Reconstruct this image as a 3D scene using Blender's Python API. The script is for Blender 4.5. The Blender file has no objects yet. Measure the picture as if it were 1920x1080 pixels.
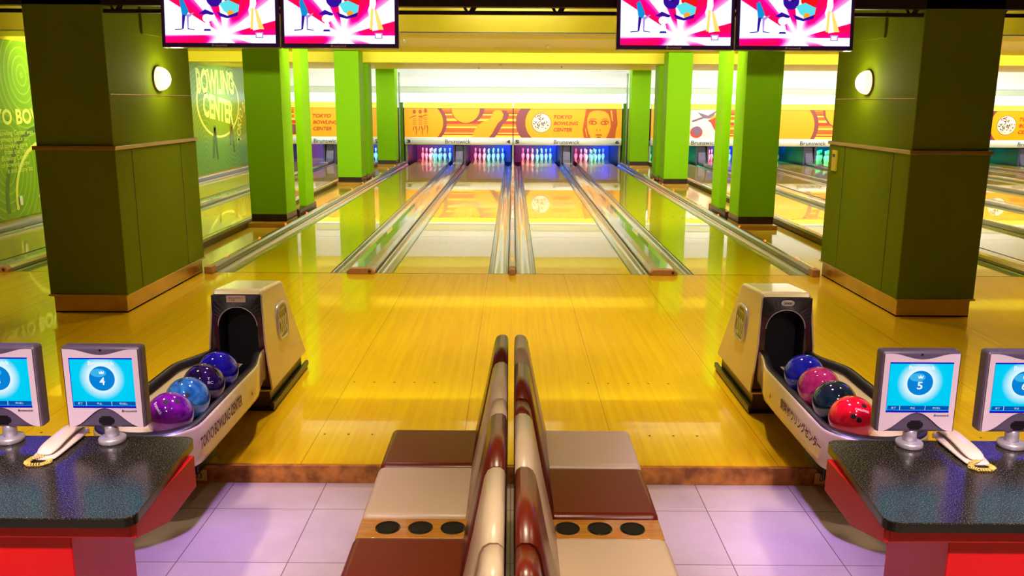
import bpy, bmesh, math, random
from mathutils import Vector, Matrix
from mathutils.geometry import tessellate_polygon
PI = math.pi
random.seed(7)
S = bpy.context.scene
COL = S.collection

# ---------------------------------------------------------------- camera
cam_d = bpy.data.cameras.new('camera')
cam = bpy.data.objects.new('camera', cam_d)
COL.objects.link(cam)
S.camera = cam
TH, ROLL, YAW = 0.20246, -0.00526, -0.0005
F = Vector((math.sin(YAW)*math.cos(TH), math.cos(YAW)*math.cos(TH), -math.sin(TH)))
R0 = Vector((math.cos(YAW), -math.sin(YAW), 0))
D0 = F.cross(R0)
cr, sr = math.cos(ROLL), math.sin(ROLL)
RR = cr*R0 + sr*D0
DD = -sr*R0 + cr*D0
M3 = Matrix((RR, -DD, -F)).transposed()
cam.matrix_world = Matrix.Translation((0.0033, -9.1068, 1.8809)) @ M3.to_4x4()
cam_d.sensor_width = 36.0
cam_d.lens = 1556.8/1920*36
cam_d.shift_y = -28.36/1920
cam_d.clip_start = 0.05
cam_d.clip_end = 200

# ---------------------------------------------------------------- world / exposure
S.view_settings.view_transform = 'Standard'
S.view_settings.look = 'None'
S.view_settings.exposure = 0.0
S.view_settings.gamma = 1.0
S.view_settings.use_curve_mapping = False
w = bpy.data.worlds.new('world')
S.world = w
w.use_nodes = True
w.node_tree.nodes['Background'].inputs[0].default_value = (1.0, 0.85, 0.6, 1)
w.node_tree.nodes['Background'].inputs[1].default_value = 0.02

def area(name, loc, tgt, sx, sy, power, col, spread=PI):
    l = bpy.data.lights.new(name, 'AREA')
    l.shape = 'RECTANGLE'; l.size = sx; l.size_y = sy
    l.energy = power; l.color = col; l.spread = spread
    o = bpy.data.objects.new(name, l); COL.objects.link(o)
    o.location = loc
    d = Vector(tgt) - Vector(loc)
    o.rotation_euler = d.to_track_quat('-Z', 'Y').to_euler()
    return o
def point(name, loc, power, col, r=0.03):
    l = bpy.data.lights.new(name, 'POINT'); l.energy = power; l.color = col; l.shadow_soft_size = r
    o = bpy.data.objects.new(name, l); COL.objects.link(o); o.location = loc
    return o
def disk(name, loc, power, col, r=0.09, tilt=(0, 0, 0), spread=1.5):
    l = bpy.data.lights.new(name, 'AREA'); l.shape = 'DISK'; l.size = 2*r; l.energy = power; l.color = col; l.spread = spread
    o = bpy.data.objects.new(name, l); COL.objects.link(o); o.location = loc; o.rotation_euler = tilt
    return o
WARM = (1.0, 0.86, 0.56)
# downlights in the ceiling above the approach and the seats
for X, Y, P in ((-1.3, -3.3, 19), (1.3, -3.3, 19), (0.0, -1.4, 19), (-2.3, -0.6, 16), (2.3, -0.6, 16), (-6.0, -1.6, 19), (6.0, -1.6, 19), (8.5, -1.6, 19), (-5.6, -4.4, 11), (5.6, -4.4, 11), (-2.9, -4.6, 11), (2.9, -4.6, 11)):
    disk('downlight', (X, Y, 3.36), P, WARM)
for X, Y, P in ((0.0, -7.4, 11), (-1.9, -7.4, 12), (1.9, -7.4, 12)):
    disk('downlight', (X, Y, 3.36), P*1.5, WARM)
for X in (-1.75, 1.75):                                            # added unseen fill lights brightening the console tables
    area('table_fill', (X*0.8, -9.0, 3.2), (X, -6.3, 0.4), 0.15, 0.15, 12, (1.0, 0.75, 0.8), 0.75)
# lamps tucked behind the front beam, shining down the lanes
for c in (-5.76, -1.69, 1.69, 5.95, 9.32, 12.7, 16.0):
    area('lane_lamp', (c, 3.66, 2.93), (c, 14.0, 0.6), 2.6, 0.08, 100, (1.0, 0.97, 0.62))
    area('recess_fill', (c, 3.66, 2.84), (c, 6.6, 3.5), 3.0, 0.04, 38, (1.0, 1.0, 0.72), 1.8)  # added uplight without a fixture, brightens the recess ceiling
    area('canopy_top_fill', (c, 17.45, 1.93), (c, 17.40, 3.2), 3.0, 0.12, 16, (1.0, 1.0, 0.92))  # upward fill added on the canopies for the ceiling, hidden from view
for c in (-5.76, -1.69, 1.69, 5.95, 9.32, 12.7, 16.0):
    area('canopy_face_fill', (c, 14.3, 2.70), (c, 17.0, 1.25), 3.0, 0.06, 15, (1.0, 0.96, 0.95), 1.3)  # added hidden light that lifts the canopy pictures
# cove lamps behind the last beam, washing the white fascia above the pins
for c in (-5.76, -1.69, 1.69, 5.95, 9.32, 12.7, 16.0):
    area('cove_lamp', (c, 15.6, 3.12), (c, 18.6, 2.4), 3.2, 0.2, 38, (0.80, 0.90, 1.0))
for Y, P in ((4.6, 13), (9.0, 30), (12.6, 34)):
    area('mural_fill', (-6.2, Y, 2.70), (-7.55, Y, 1.3), 1.6, 0.08, P, (0.95, 1.0, 0.85), 2.2)  # extra light added to brighten the mural, no real fitting
# fill lights without fixtures, added to brighten the fascia above the foul line
for X in (-5.5, -2.7, 0.0, 2.7, 5.5, 9.5):
    area('fascia_fill', (X, 1.5, 3.36), (X, 2.6, 2.95), 1.6, 0.08, 12, (1.0, 0.95, 0.65), 2.4)
# purple light added above the seats to tint tiles and backs, no fixture
for X in (-1, 1):
    area('purple_fill', (X*1.0, -5.0, 3.3), (X*1.3, -5.65, -0.1), 0.2, 0.2, 4.5, (0.50, 0.30, 1.0), 0.5)
    area('screen_glow', (X*5.0, -2.0, 2.75), (X*4.2, -6.6, 1.0), 1.8, 0.5, 9, (0.10, 0.06, 1.0), 2.6)  # blue light added in place of side screens out of view

# ---------------------------------------------------------------- materials
def srgb(c):
    def f(v):
        v /= 255.0
        return v/12.92 if v <= 0.04045 else ((v+0.055)/1.055)**2.4
    return (f(c[0]), f(c[1]), f(c[2]), 1.0)
_m = {}
def mat(name, rgb, rough=0.5, metal=0.0, coat=0.0, noise=0.0, scale=8.0, emit=0.0, spec=0.5, bump=0.0, stretch=None, rgb2=None, coat_r=0.05, ior=1.5):
    if name in _m: return _m[name]
    m = bpy.data.materials.new(name); m.use_nodes = True
    nt = m.node_tree; N = nt.nodes; L = nt.links
    b = N['Principled BSDF']
    c = srgb(rgb)
    b.inputs['Base Color'].default_value = c
    b.inputs['Roughness'].default_value = rough
    b.inputs['Metallic'].default_value = metal
    b.inputs['Coat Weight'].default_value = coat
    b.inputs['Coat Roughness'].default_value = coat_r
    b.inputs['Specular IOR Level'].default_value = spec
    b.inputs['IOR'].default_value = ior
    if emit:
        b.inputs['Emission Color'].default_value = c
        b.inputs['Emission Strength'].default_value = emit
    if noise or rgb2 or bump:
        tc = N.new('ShaderNodeTexCoord')
        mp = N.new('ShaderNodeMapping')
        if stretch: mp.inputs['Scale'].default_value = stretch
        n = N.new('ShaderNodeTexNoise'); n.inputs['Scale'].default_value = scale; n.inputs['Detail'].default_value = 5
        L.new(tc.outputs['Object'], mp.inputs['Vector']); L.new(mp.outputs['Vector'], n.inputs['Vector'])
        if noise or rgb2:
            cr_ = N.new('ShaderNodeValToRGB')
            c2 = srgb(rgb2) if rgb2 else tuple(min(1, v*(1-noise)) for v in c[:3])+(1,)
            cr_.color_ramp.elements[0].position = 0.32; cr_.color_ramp.elements[1].position = 0.68
            cr_.color_ramp.elements[0].color = c2; cr_.color_ramp.elements[1].color = c
            L.new(n.outputs['Fac'], cr_.inputs['Fac'])
            L.new(cr_.outputs['Color'], b.inputs['Base Color'])
            if emit: L.new(cr_.outputs['Color'], b.inputs['Emission Color'])
        if bump:
            bp = N.new('ShaderNodeBump'); bp.inputs['Strength'].default_value = bump; bp.inputs['Distance'].default_value = 0.01
            L.new(n.outputs['Fac'], bp.inputs['Height']); L.new(bp.outputs['Normal'], b.inputs['Normal'])
    _m[name] = m
    return m

def wood_floor(name, c1, c2, rough, coat, seam=0.84375, seam_off=0.27, ior=1.5, streak=1.0, coat_r=0.04, width=26.0):
    m = bpy.data.materials.new(name); m.use_nodes = True
    nt = m.node_tree; N = nt.nodes; L = nt.links; b = N['Principled BSDF']
    tc = N.new('ShaderNodeTexCoord')
    mp = N.new('ShaderNodeMapping'); mp.inputs['Scale'].default_value = (width, 0.55, 1)
    n = N.new('ShaderNodeTexNoise'); n.inputs['Scale'].default_value = 1.0; n.inputs['Detail'].default_value = 6; n.inputs['Roughness'].default_value = 0.65
    L.new(tc.outputs['Object'], mp.inputs['Vector']); L.new(mp.outputs['Vector'], n.inputs['Vector'])
    r = N.new('ShaderNodeValToRGB')
    r.color_ramp.elements[0].position = 0.5-0.18*streak; r.color_ramp.elements[1].position = 0.5+0.18*streak
    r.color_ramp.elements[0].color = srgb(c2); r.color_ramp.elements[1].color = srgb(c1)
    L.new(n.outputs['Fac'], r.inputs['Fac'])
    # hairline seams running down the lane
    sx = N.new('ShaderNodeSeparateXYZ'); L.new(tc.outputs['Object'], sx.inputs[0])
    a = N.new('ShaderNodeMath'); a.operation = 'ADD'; a.inputs[1].default_value = seam_off+100*seam
    L.new(sx.outputs['X'], a.inputs[0])
    md = N.new('ShaderNodeMath'); md.operation = 'MODULO'; md.inputs[1].default_value = seam; L.new(a.outputs[0], md.inputs[0])
    lt = N.new('ShaderNodeMath'); lt.operation = 'LESS_THAN'; lt.inputs[1].default_value = 0.0035; L.new(md.outputs[0], lt.inputs[0])
    mx = N.new('ShaderNodeMix'); mx.data_type = 'RGBA'
    dk = tuple(v*0.35 for v in srgb(c2)[:3])+(1,)
    mx.inputs[7].default_value = dk
    L.new(lt.outputs[0], mx.inputs[0]); L.new(r.outputs['Color'], mx.inputs[6])
    L.new(mx.outputs[2], b.inputs['Base Color'])
    b.inputs['Roughness'].default_value = rough
    b.inputs['Coat Weight'].default_value = coat; b.inputs['Coat Roughness'].default_value = coat_r
    b.inputs['Coat IOR'].default_value = ior
    b.inputs['Specular IOR Level'].default_value = 0.3
    return m

M_APP = wood_floor('approach_wood', (246, 204, 0), (232, 174, 0), 0.35, 1.0, ior=1.5)
M_LANE = wood_floor('lane_wood', (252, 226, 6), (244, 208, 4), 0.3, 1.0, seam=2.0, seam_off=1.3, ior=1.65, streak=1.6, coat_r=0.015)
M_WALK = wood_floor('walkway_wood', (240, 214, 90), (226, 196, 70), 0.4, 1.0, seam=3.0, seam_off=1.0, ior=1.5, streak=2, coat_r=0.08)
M_OLIVE = mat('olive_paint', (114, 134, 0), 0.75, noise=0.12, scale=1.2, spec=0.12)
M_LIME = mat('lime_paint', (128, 194, 0), 0.6, spec=0.15)
M_COPPER = mat('copper_kickplate', (216, 176, 112), 0.25, metal=0.85, noise=0.25, scale=4)
M_BRASS = mat('champagne_trim', (190, 160, 110), 0.3, metal=0.7)
M_DARKKICK = mat('dark_kickplate', (52, 36, 34), 0.25, noise=0.3)
M_PINE = mat('plinth_wood', (190, 140, 50), 0.4, noise=0.3, stretch=(2, 20, 20), coat=0.4)
M_BROWNW = mat('brown_board', (84, 52, 20), 0.4, noise=0.4, stretch=(3, 1, 30))
M_OSB = mat('particle_board', (206, 132, 54), 0.6, rgb2=(130, 76, 26), scale=16)
M_CEIL = mat('ceiling_yellow', (244, 226, 40), 0.5, spec=0.4)
M_CEILR = mat('ceiling_recess_yellow', (226, 202, 4), 0.45)
M_FASC = mat('fascia_panel', (228, 212, 50), 0.3, noise=0.08, scale=2, coat=0.3)
M_WHITE = mat('white_paint', (232, 236, 250), 0.5)
M_PALEG = mat('pale_green_paint', (200, 214, 200), 0.5)
M_LEDGE = mat('ledge_yellow', (228, 232, 90), 0.35)
M_METAL = mat('brushed_aluminium', (205, 206, 210), 0.22, metal=0.85, noise=0.12, scale=3, stretch=(30, 1, 1))
M_CAP = mat('lane_cap_metal', (176, 174, 198), 0.2, metal=0.25, coat=0.8)
M_GUTTER = mat('gutter_grey', (158, 168, 166), 0.18, metal=0.25, coat=0.8)
M_GSTRIP = mat('gutter_edge_black', (30, 32, 30), 0.3)
M_TAN = mat('end_block_wood', (206, 150, 110), 0.5, noise=0.2, scale=20)
M_BLACK = mat('black_plastic', (14, 13, 16), 0.3, coat=0.3)
M_DKVOID = mat('dark_interior', (10, 10, 12), 0.6)
M_RUBBER = mat('black_rubber', (30, 25, 32), 0.38, coat=0.2, coat_r=0.2)
M_CREAM = mat('cream_fibreglass', (226, 206, 168), 0.22, coat=0.6, noise=0.05, scale=3)
M_MAROON = mat('maroon_plastic', (74, 30, 26), 0.3, coat=0.4)
M_BROWNV = mat('brown_vinyl', (116, 30, 12), 0.32, coat=0.25, coat_r=0.3, bump=0.04, scale=60)
M_CREAMV = mat('cream_vinyl', (226, 196, 176), 0.36, coat=0.2, coat_r=0.35, bump=0.04, scale=60)
M_OAK = mat('oak_console', (218, 150, 60), 0.35, rgb2=(190, 118, 36), stretch=(4, 60, 60), scale=2, coat=0.4)
M_RED = mat('red_laminate', (206, 4, 22), 0.4, coat=0.1, coat_r=0.2, spec=0.3)
M_GREYP = mat('grey_plastic', (206, 186, 202), 0.35, coat=0.2)
M_DGREYP = mat('dark_grey_plastic', (84, 72, 96), 0.4)
M_SILVER = mat('silver_metal', (206, 200, 214), 0.35, metal=0.6)
M_PHONE = mat('ivory_plastic', (226, 206, 196), 0.25, coat=0.4)
M_CORD = mat('yellowed_cord', (222, 186, 92), 0.4)
M_INK = mat('brown_ink', (92, 34, 26), 0.6)
M_BLK_INK = mat('black_ink', (22, 22, 40), 0.6)
M_WINK = mat('white_ink', (240, 235, 235), 0.5)
M_TAPE = mat('sticker_paper', (236, 206, 196), 0.5)
M_GLOWLED = mat('red_led', (255, 60, 20), 0.4, emit=9.0)
M_COVE = mat('cove_light_panel', (226, 234, 255), 0.5, emit=1.5)
M_DTRUSS = mat('dark_truss_paint', (34, 20, 44), 0.45)
M_BEZEL = mat('tv_bezel', (70, 40, 190), 0.25, coat=0.4)  # purple glow of the screens is put into the bezel colour
M_PIN = mat('pin_white', (244, 244, 240), 0.2, coat=0.5)
M_PINRED = mat('pin_red', (190, 20, 20), 0.3)

def mural_mat():
    m = bpy.data.materials.new('mural_print'); m.use_nodes = True
    nt = m.node_tree; N = nt.nodes; L = nt.links; b = N['Principled BSDF']
    tc = N.new('ShaderNodeTexCoord')
    acc = None
    for (y, z) in [(a-8.0, b-0.12) for a, b in ((3.95, 2.25), (3.3, 0.9), (5.6, 1.2), (7.6, 2.0), (9.6, 0.9), (11.5, 0.5), (13.6, 1.8), (2.0, 1.8))]:
        vm = N.new('ShaderNodeVectorMath'); vm.operation = 'DISTANCE'; vm.inputs[1].default_value = (0, y, z)
        mpp = N.new('ShaderNodeMapping'); mpp.inputs['Scale'].default_value = (0, 1, 0.8)
        vm.inputs[1].default_value = (0, y, z*0.8)
        L.new(tc.outputs['Object'], mpp.inputs['Vector']); L.new(mpp.outputs['Vector'], vm.inputs[0])
        if acc is None: acc = vm.outputs['Value']
        else:
            mn = N.new('ShaderNodeMath'); mn.operation = 'MINIMUM'
            L.new(acc, mn.inputs[0]); L.new(vm.outputs['Value'], mn.inputs[1]); acc = mn.outputs[0]
    mu = N.new('ShaderNodeMath'); mu.operation = 'MULTIPLY'; mu.inputs[1].default_value = 62.0; L.new(acc, mu.inputs[0])
    sn = N.new('ShaderNodeMath'); sn.operation = 'SINE'; L.new(mu.outputs[0], sn.inputs[0])
    rp = N.new('ShaderNodeValToRGB')
    rp.color_ramp.elements[0].position = 0.80; rp.color_ramp.elements[0].color = srgb((108, 158, 10))
    rp.color_ramp.elements[1].position = 0.95; rp.color_ramp.elements[1].color = srgb((138, 182, 40))
    ad = N.new('ShaderNodeMath'); ad.operation = 'MULTIPLY_ADD'; ad.inputs[1].default_value = 0.5; ad.inputs[2].default_value = 0.5
    L.new(sn.outputs[0], ad.inputs[0]); L.new(ad.outputs[0], rp.inputs['Fac'])
    L.new(rp.outputs['Color'], b.inputs['Base Color'])
    b.inputs['Roughness'].default_value = 0.3
    b.inputs['Coat Weight'].default_value = 0.12; b.inputs['Coat Roughness'].default_value = 0.12
    return m
M_MURAL = mural_mat()
M_MURALINK = mat('mural_pale_yellow', (222, 236, 110), 0.35, coat=0.5, coat_r=0.12)
M_MURALDK = mat('mural_dark_green', (70, 110, 40), 0.35, coat=0.5, coat_r=0.12)

def tile_mat():
    m = bpy.data.materials.new('floor_tiles'); m.use_nodes = True
    nt = m.node_tree; N = nt.nodes; L = nt.links; b = N['Principled BSDF']
    tc = N.new('ShaderNodeTexCoord'); mp = N.new('ShaderNodeMapping'); mp.inputs['Location'].default_value = (0.0, 0.43, 0)
    br = N.new('ShaderNodeTexBrick'); br.offset = 0.0; br.inputs['Scale'].default_value = 1.0
    br.inputs['Brick Width'].default_value = 0.488; br.inputs['Row Height'].default_value = 0.488
    br.inputs['Mortar Size'].default_value = 0.0022; br.inputs['Mortar Smooth'].default_value = 0.1
    br.inputs['Color1'].default_value = srgb((206, 190, 176)); br.inputs['Color2'].default_value = srgb((198, 182, 168)); br.inputs['Mortar'].default_value = srgb((120, 104, 90))
    L.new(tc.outputs['Object'], mp.inputs['Vector']); L.new(mp.outputs['Vector'], br.inputs['Vector'])
    n = N.new('ShaderNodeTexNoise'); n.inputs['Scale'].default_value = 2.2; n.inputs['Detail'].default_value = 6
    L.new(tc.outputs['Object'], n.inputs['Vector'])
    mx = N.new('ShaderNodeMix'); mx.data_type = 'RGBA'; mx.blend_type = 'MULTIPLY'; mx.inputs[0].default_value = 0.35
    rr_ = N.new('ShaderNodeValToRGB'); rr_.color_ramp.elements[0].position = 0.35; rr_.color_ramp.elements[0].color = (0.55, 0.5, 0.45, 1); rr_.color_ramp.elements[1].position = 0.6; rr_.color_ramp.elements[1].color = (1, 1, 1, 1)
    L.new(n.outputs['Fac'], rr_.inputs['Fac']); L.new(br.outputs['Color'], mx.inputs[6]); L.new(rr_.outputs['Color'], mx.inputs[7])
    L.new(mx.outputs[2], b.inputs['Base Color'])
    b.inputs['Roughness'].default_value = 0.22
    return m
M_TILE = tile_mat()

def granite_mat():
    m = bpy.data.materials.new('speckled_laminate'); m.use_nodes = True
    nt = m.node_tree; N = nt.nodes; L = nt.links; b = N['Principled BSDF']
    tc = N.new('ShaderNodeTexCoord')
    n = N.new('ShaderNodeTexNoise'); n.inputs['Scale'].default_value = 260; n.inputs['Detail'].default_value = 2
    L.new(tc.outputs['Object'], n.inputs['Vector'])
    r = N.new('ShaderNodeValToRGB'); r.color_ramp.elements[0].position = 0.54; r.color_ramp.elements[0].color = srgb((22, 20, 22))
    r.color_ramp.elements[1].position = 0.68; r.color_ramp.elements[1].color = srgb((112, 102, 80))
    L.new(n.outputs['Fac'], r.inputs['Fac']); L.new(r.outputs['Color'], b.inputs['Base Color'])
    bp = N.new('ShaderNodeBump'); bp.inputs['Strength'].default_value = 0.1; bp.inputs['Distance'].default_value = 0.002
    L.new(n.outputs['Fac'], bp.inputs['Height']); L.new(bp.outputs['Normal'], b.inputs['Normal'])
    b.inputs['Roughness'].default_value = 0.2
    return m
M_GRANITE = granite_mat()

def marbled(name, c1, c2, scale=6, rough=0.08):
    m = bpy.data.materials.new(name); m.use_nodes = True
    nt = m.node_tree; N = nt.nodes; L = nt.links; b = N['Principled BSDF']
    tc = N.new('ShaderNodeTexCoord')
    n = N.new('ShaderNodeTexNoise'); n.inputs['Scale'].default_value = scale; n.inputs['Detail'].default_value = 7; n.inputs['Distortion'].default_value = 1.6
    L.new(tc.outputs['Object'], n.inputs['Vector'])
    r = N.new('ShaderNodeValToRGB'); r.color_ramp.elements[0].position = 0.35; r.color_ramp.elements[0].color = srgb(c2)
    r.color_ramp.elements[1].position = 0.65; r.color_ramp.elements[1].color = srgb(c1)
    L.new(n.outputs['Fac'], r.inputs['Fac']); L.new(r.outputs['Color'], b.inputs['Base Color'])
    b.inputs['Roughness'].default_value = rough
    b.inputs['Coat Weight'].default_value = 1.0; b.inputs['Coat Roughness'].default_value = 0.03
    return m

def emis(name, rgb, s):
    m = bpy.data.materials.new(name); m.use_nodes = True
    nt = m.node_tree; nt.nodes.remove(nt.nodes['Principled BSDF'])
    e = nt.nodes.new('ShaderNodeEmission'); e.inputs[0].default_value = srgb(rgb); e.inputs[1].default_value = s
    nt.links.new(e.outputs[0], nt.nodes['Material Output'].inputs[0])
    return m

# ---------------------------------------------------------------- mesh builder
class MB:
    def __init__(s): s.bm = bmesh.new(); s.mats = []
    def mi(s, m):
        if m not in s.mats: s.mats.append(m)
        return s.mats.index(m)
    def _fin(s, faces, m, smooth=False):
        i = s.mi(m)
        for f in faces: f.material_index = i; f.smooth = smooth
    def box(s, x0, x1, y0, y1, z0, z1, m, bev=0.0, seg=2):
        r = bmesh.ops.create_cube(s.bm, size=1.0)
        vs = r['verts']
        for v in vs:
            v.co = Vector(((x0+x1)/2+v.co.x*(x1-x0), (y0+y1)/2+v.co.y*(y1-y0), (z0+z1)/2+v.co.z*(z1-z0)))
        fs = list({f for v in vs for f in v.link_faces})
        s._fin(fs, m)
        if bev:
            es = list({e for f in fs for e in f.edges})
            r2 = bmesh.ops.bevel(s.bm, geom=es, offset=bev, segments=seg, affect='EDGES', profile=0.5)
            s._fin(r2['faces'], m, True)
        return s
    def prism(s, pts, axis, a0, a1, m, bev=0.0, seg=2, smooth=False):
        """extrude a polygon along an axis; pts are the two other coordinates in xyz order"""
        def P(p, a):
            if axis == 'x': return (a, p[0], p[1])
            if axis == 'y': return (p[0], a, p[1])
            return (p[0], p[1], a)
        A = [s.bm.verts.new(P(p, a0)) for p in pts]; B = [s.bm.verts.new(P(p, a1)) for p in pts]
        n = len(pts); fs = []
        fs.append(s.bm.faces.new(A)); fs.append(s.bm.faces.new(B[::-1]))
        for i in range(n): 
            f = s.bm.faces.new((A[i], B[i], B[(i+1) % n], A[(i+1) % n])); fs.append(f)
        bmesh.ops.recalc_face_normals(s.bm, faces=fs)
        s._fin(fs, m)
        if smooth:
            for f in fs[2:]: f.smooth = True
        if bev:
            es = list({e for f in fs for e in f.edges})
            r2 = bmesh.ops.bevel(s.bm, geom=es, offset=bev, segments=seg, affect='EDGES', profile=0.5)
            s._fin(r2['faces'], m, True)
        return s
    def sweep(s, prof, ys, m, close=False):
        """open profile of (x,z) swept along y"""
        rows = [[s.bm.verts.new((x, y, z)) for x, z in prof] for y in ys]
        fs = []
        for a, b in zip(rows, rows[1:]):
            for i in range(len(prof)-1): fs.append(s.bm.faces.new((a[i], a[i+1], b[i+1], b[i])))
        s._fin(fs, m, True); return s
    def lathe(s, prof, m, n=24, cx=0, cy=0, z0=0, mfun=None):
        rows = []
        for r, z in prof:
            rows.append([s.bm.verts.new((cx+r*math.cos(2*PI*i/n), cy+r*math.sin(2*PI*i/n), z0+z)) for i in range(n)])
        fs = []
        for k, (a, b) in enumerate(zip(rows, rows[1:])):
            q = [s.bm.faces.new((a[i], a[(i+1) % n], b[(i+1) % n], b[i])) for i in range(n)]
            s._fin(q, mfun(k) if mfun else m, True); fs += q
        q = [s.bm.faces.new(rows[0][::-1]), s.bm.faces.new(rows[-1])]
        s._fin(q, m); return s
    def cyl(s, p0, p1, r0, r1, m, n=16, smooth=True):
        p0 = Vector(p0); p1 = Vector(p1); d = (p1-p0); q = d.to_track_quat('Z', 'Y')
        A = []; B = []
        for i in range(n):
            c = Vector((math.cos(2*PI*i/n), math.sin(2*PI*i/n), 0))
            A.append(s.bm.verts.new(p0+q@(c*r0))); B.append(s.bm.verts.new(p1+q@(c*r1)))
        fs = [s.bm.faces.new((A[i], A[(i+1) % n], B[(i+1) % n], B[i])) for i in range(n)]
        s._fin(fs, m, smooth)
        s._fin([s.bm.faces.new(A[::-1]), s.bm.faces.new(B)], m)
        return s
    def tube(s, pts, r, m, n=8):
        pts = [Vector(p) for p in pts]; rows = []
        for i, p in enumerate(pts):
            d = (pts[min(i+1, len(pts)-1)]-pts[max(i-1, 0)]).normalized()
            q = d.to_track_quat('Z', 'Y')
            rows.append([s.bm.verts.new(p+q@Vector((r*math.cos(2*PI*k/n), r*math.sin(2*PI*k/n), 0))) for k in range(n)])
        fs = []
        for a, b in zip(rows, rows[1:]):
            for k in range(n): fs.append(s.bm.faces.new((a[k], a[(k+1) % n], b[(k+1) % n], b[k])))
        s._fin(fs, m, True)
        s._fin([s.bm.faces.new(rows[0][::-1]), s.bm.faces.new(rows[-1])], m)
        return s
    def poly(s, pts3, m):
        """flat (possibly concave) polygon"""
        vs = [s.bm.verts.new(p) for p in pts3]
        fs = []
        for t in tessellate_polygon([[Vector(p) for p in pts3]]):
            try: fs.append(s.bm.faces.new([vs[i] for i in t]))
            except ValueError: pass
        s._fin(fs, m); return s
    def sphere(s, c, r, m, seg=48, ring=24, sc=(1, 1, 1)):
        r_ = bmesh.ops.create_uvsphere(s.bm, u_segments=seg, v_segments=ring, radius=r)
        for v in r_['verts']: v.co = Vector((v.co.x*sc[0]+c[0], v.co.y*sc[1]+c[1], v.co.z*sc[2]+c[2]))
        s._fin({f for v in r_['verts'] for f in v.link_faces}, m, True); return s
    def build(s, name, parent=None, loc=None, **kw):
        me = bpy.data.meshes.new(name); s.bm.normal_update(); s.bm.to_mesh(me); s.bm.free()
        for m in s.mats: me.materials.append(m)
        o = bpy.data.objects.new(name, me); COL.objects.link(o)
        if parent is not None: o.parent = parent
        if loc: o.location = loc
        for k, v in kw.items(): o[k] = v
        return o
def thing(name, label, cat, loc=(0, 0, 0), rz=0.0, group=None):
    o = bpy.data.objects.new(name, None); COL.objects.link(o)
    o.empty_display_size = 0.1
    o.location = loc; o.rotation_euler = (0, 0, rz); o['label'] = label; o['category'] = cat
    if group: o['group'] = group
    return o
def tag(o, label, cat, group=None):
    o['label'] = label; o['category'] = cat
    if group: o['group'] = group
    return o
def struct(o): o['kind'] = 'structure'; return o
def clone(root, label, loc=None, group=None):
    r = root.copy(); COL.objects.link(r); r['label'] = label
    if loc: r.location = loc
    if group: r['group'] = group
    for ch in list(root.children):
        c = ch.copy(); COL.objects.link(c); c.parent = r
        for g in list(ch.children):
            d = g.copy(); COL.objects.link(d); d.parent = c
    return r
def inset_poly(pts): return pts

def text(body, w, h, m, parent, mtx, name='lettering', bold=0.0, shear=0.0, align='C', ext=0.0, fn=None, spacing=1.0, lines=1.0):
    """lettering mesh scaled to width w and height h in its own plane, x right, y up, placed by mtx"""
    cu = bpy.data.curves.new('lettering', 'FONT'); cu.body = body; cu.size = 1.0; cu.offset = bold; cu.shear = shear
    cu.space_character = spacing; cu.space_line = lines; cu.resolution_u = 3
    to = bpy.data.objects.new('lettering', cu); COL.objects.link(to)
    bpy.context.view_layer.update()
    dg = bpy.context.evaluated_depsgraph_get()
    me = bpy.data.meshes.new_from_object(to.evaluated_get(dg))
    bpy.data.objects.remove(to); bpy.data.curves.remove(cu)
    if len(me.vertices) == 0: return None
    xs = [v.co.x for v in me.vertices]; ys = [v.co.y for v in me.vertices]
    x0, x1, y0, y1 = min(xs), max(xs), min(ys), max(ys)
    sy = h/(y1-y0) if h else None
    sx = w/(x1-x0) if w else sy
    if sy is None: sy = sx
    for v in me.vertices:
        x = (v.co.x-x0)*sx; y = (v.co.y-(y0+y1)/2)*sy
        if align == 'C': x -= (x1-x0)*sx/2
        v.co = (x, y, 0)
        if fn: v.co = fn(Vector(v.co))
    me.materials.clear(); me.materials.append(m)
    me.transform(mtx)
    o = bpy.data.objects.new(name, me); COL.objects.link(o)
    if parent is not None: o.parent = parent
    return o
def facing(x, y, z):            # plane that faces the viewer (-Y): x right, y up
    return Matrix.Translation((x, y, z)) @ Matrix.Rotation(PI/2, 4, 'X')
def frame(o, ex, ey):
    ex = Vector(ex).normalized(); ey = Vector(ey).normalized(); ez = ex.cross(ey)
    m = Matrix((ex, ey, ez)).transposed().to_4x4(); m.translation = o
    return m

# ================================================================ THE ROOM
LW = 1.066; B = 0.2675; G = 0.708
XL, XR = -7.55, 18.4
struct(MB().box(XL, XR, -13, -5.0, -0.2, -0.10, M_TILE).build('floor'))
struct(MB().box(XL, XR, -5.0, 0.0, -0.12, 0.0, M_APP).build('floor_approach'))
struct(MB().box(XL, XR, -5.022, -5.0, -0.099, -0.004, M_OSB).build('trim_1'))
struct(MB().box(XL, XR, 0.001, 20.2, -0.30, -0.15, M_DKVOID).build('floor_lanes'))
struct(MB().box(-4.015, -3.42, 0.001, 16.9, -0.149, 0.0, M_WALK).build('floor_walkway'))
struct(MB().box(3.42, 4.18, 0.001, 16.9, -0.149, 0.0, M_WALK).build('floor_walkway'))
struct(MB().box(XL-0.2, XL, -13, 20.2, -0.2, 3.6, M_FASC).build('wall_left'))
struct(MB().box(XR, XR+0.2, -13, 20.2, -0.2, 3.6, M_FASC).build('wall_right'))
struct(MB().box(XL-0.2, XR+0.2, -13.2, -13, -0.2, 3.6, M_FASC).build('wall_back'))
M_APCEIL = mat('approach_ceiling', (150, 130, 60), 0.6)
struct(MB().box(XL-0.2, XR+0.2, -13.2, 2.6, 3.4, 3.5, M_APCEIL).build('ceiling'))
cb = MB()
cb.box(XL, XR, 2.6, 3.6, 2.80, 3.5, M_CEIL)
struct(cb.build('ceiling_beam'))
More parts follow.
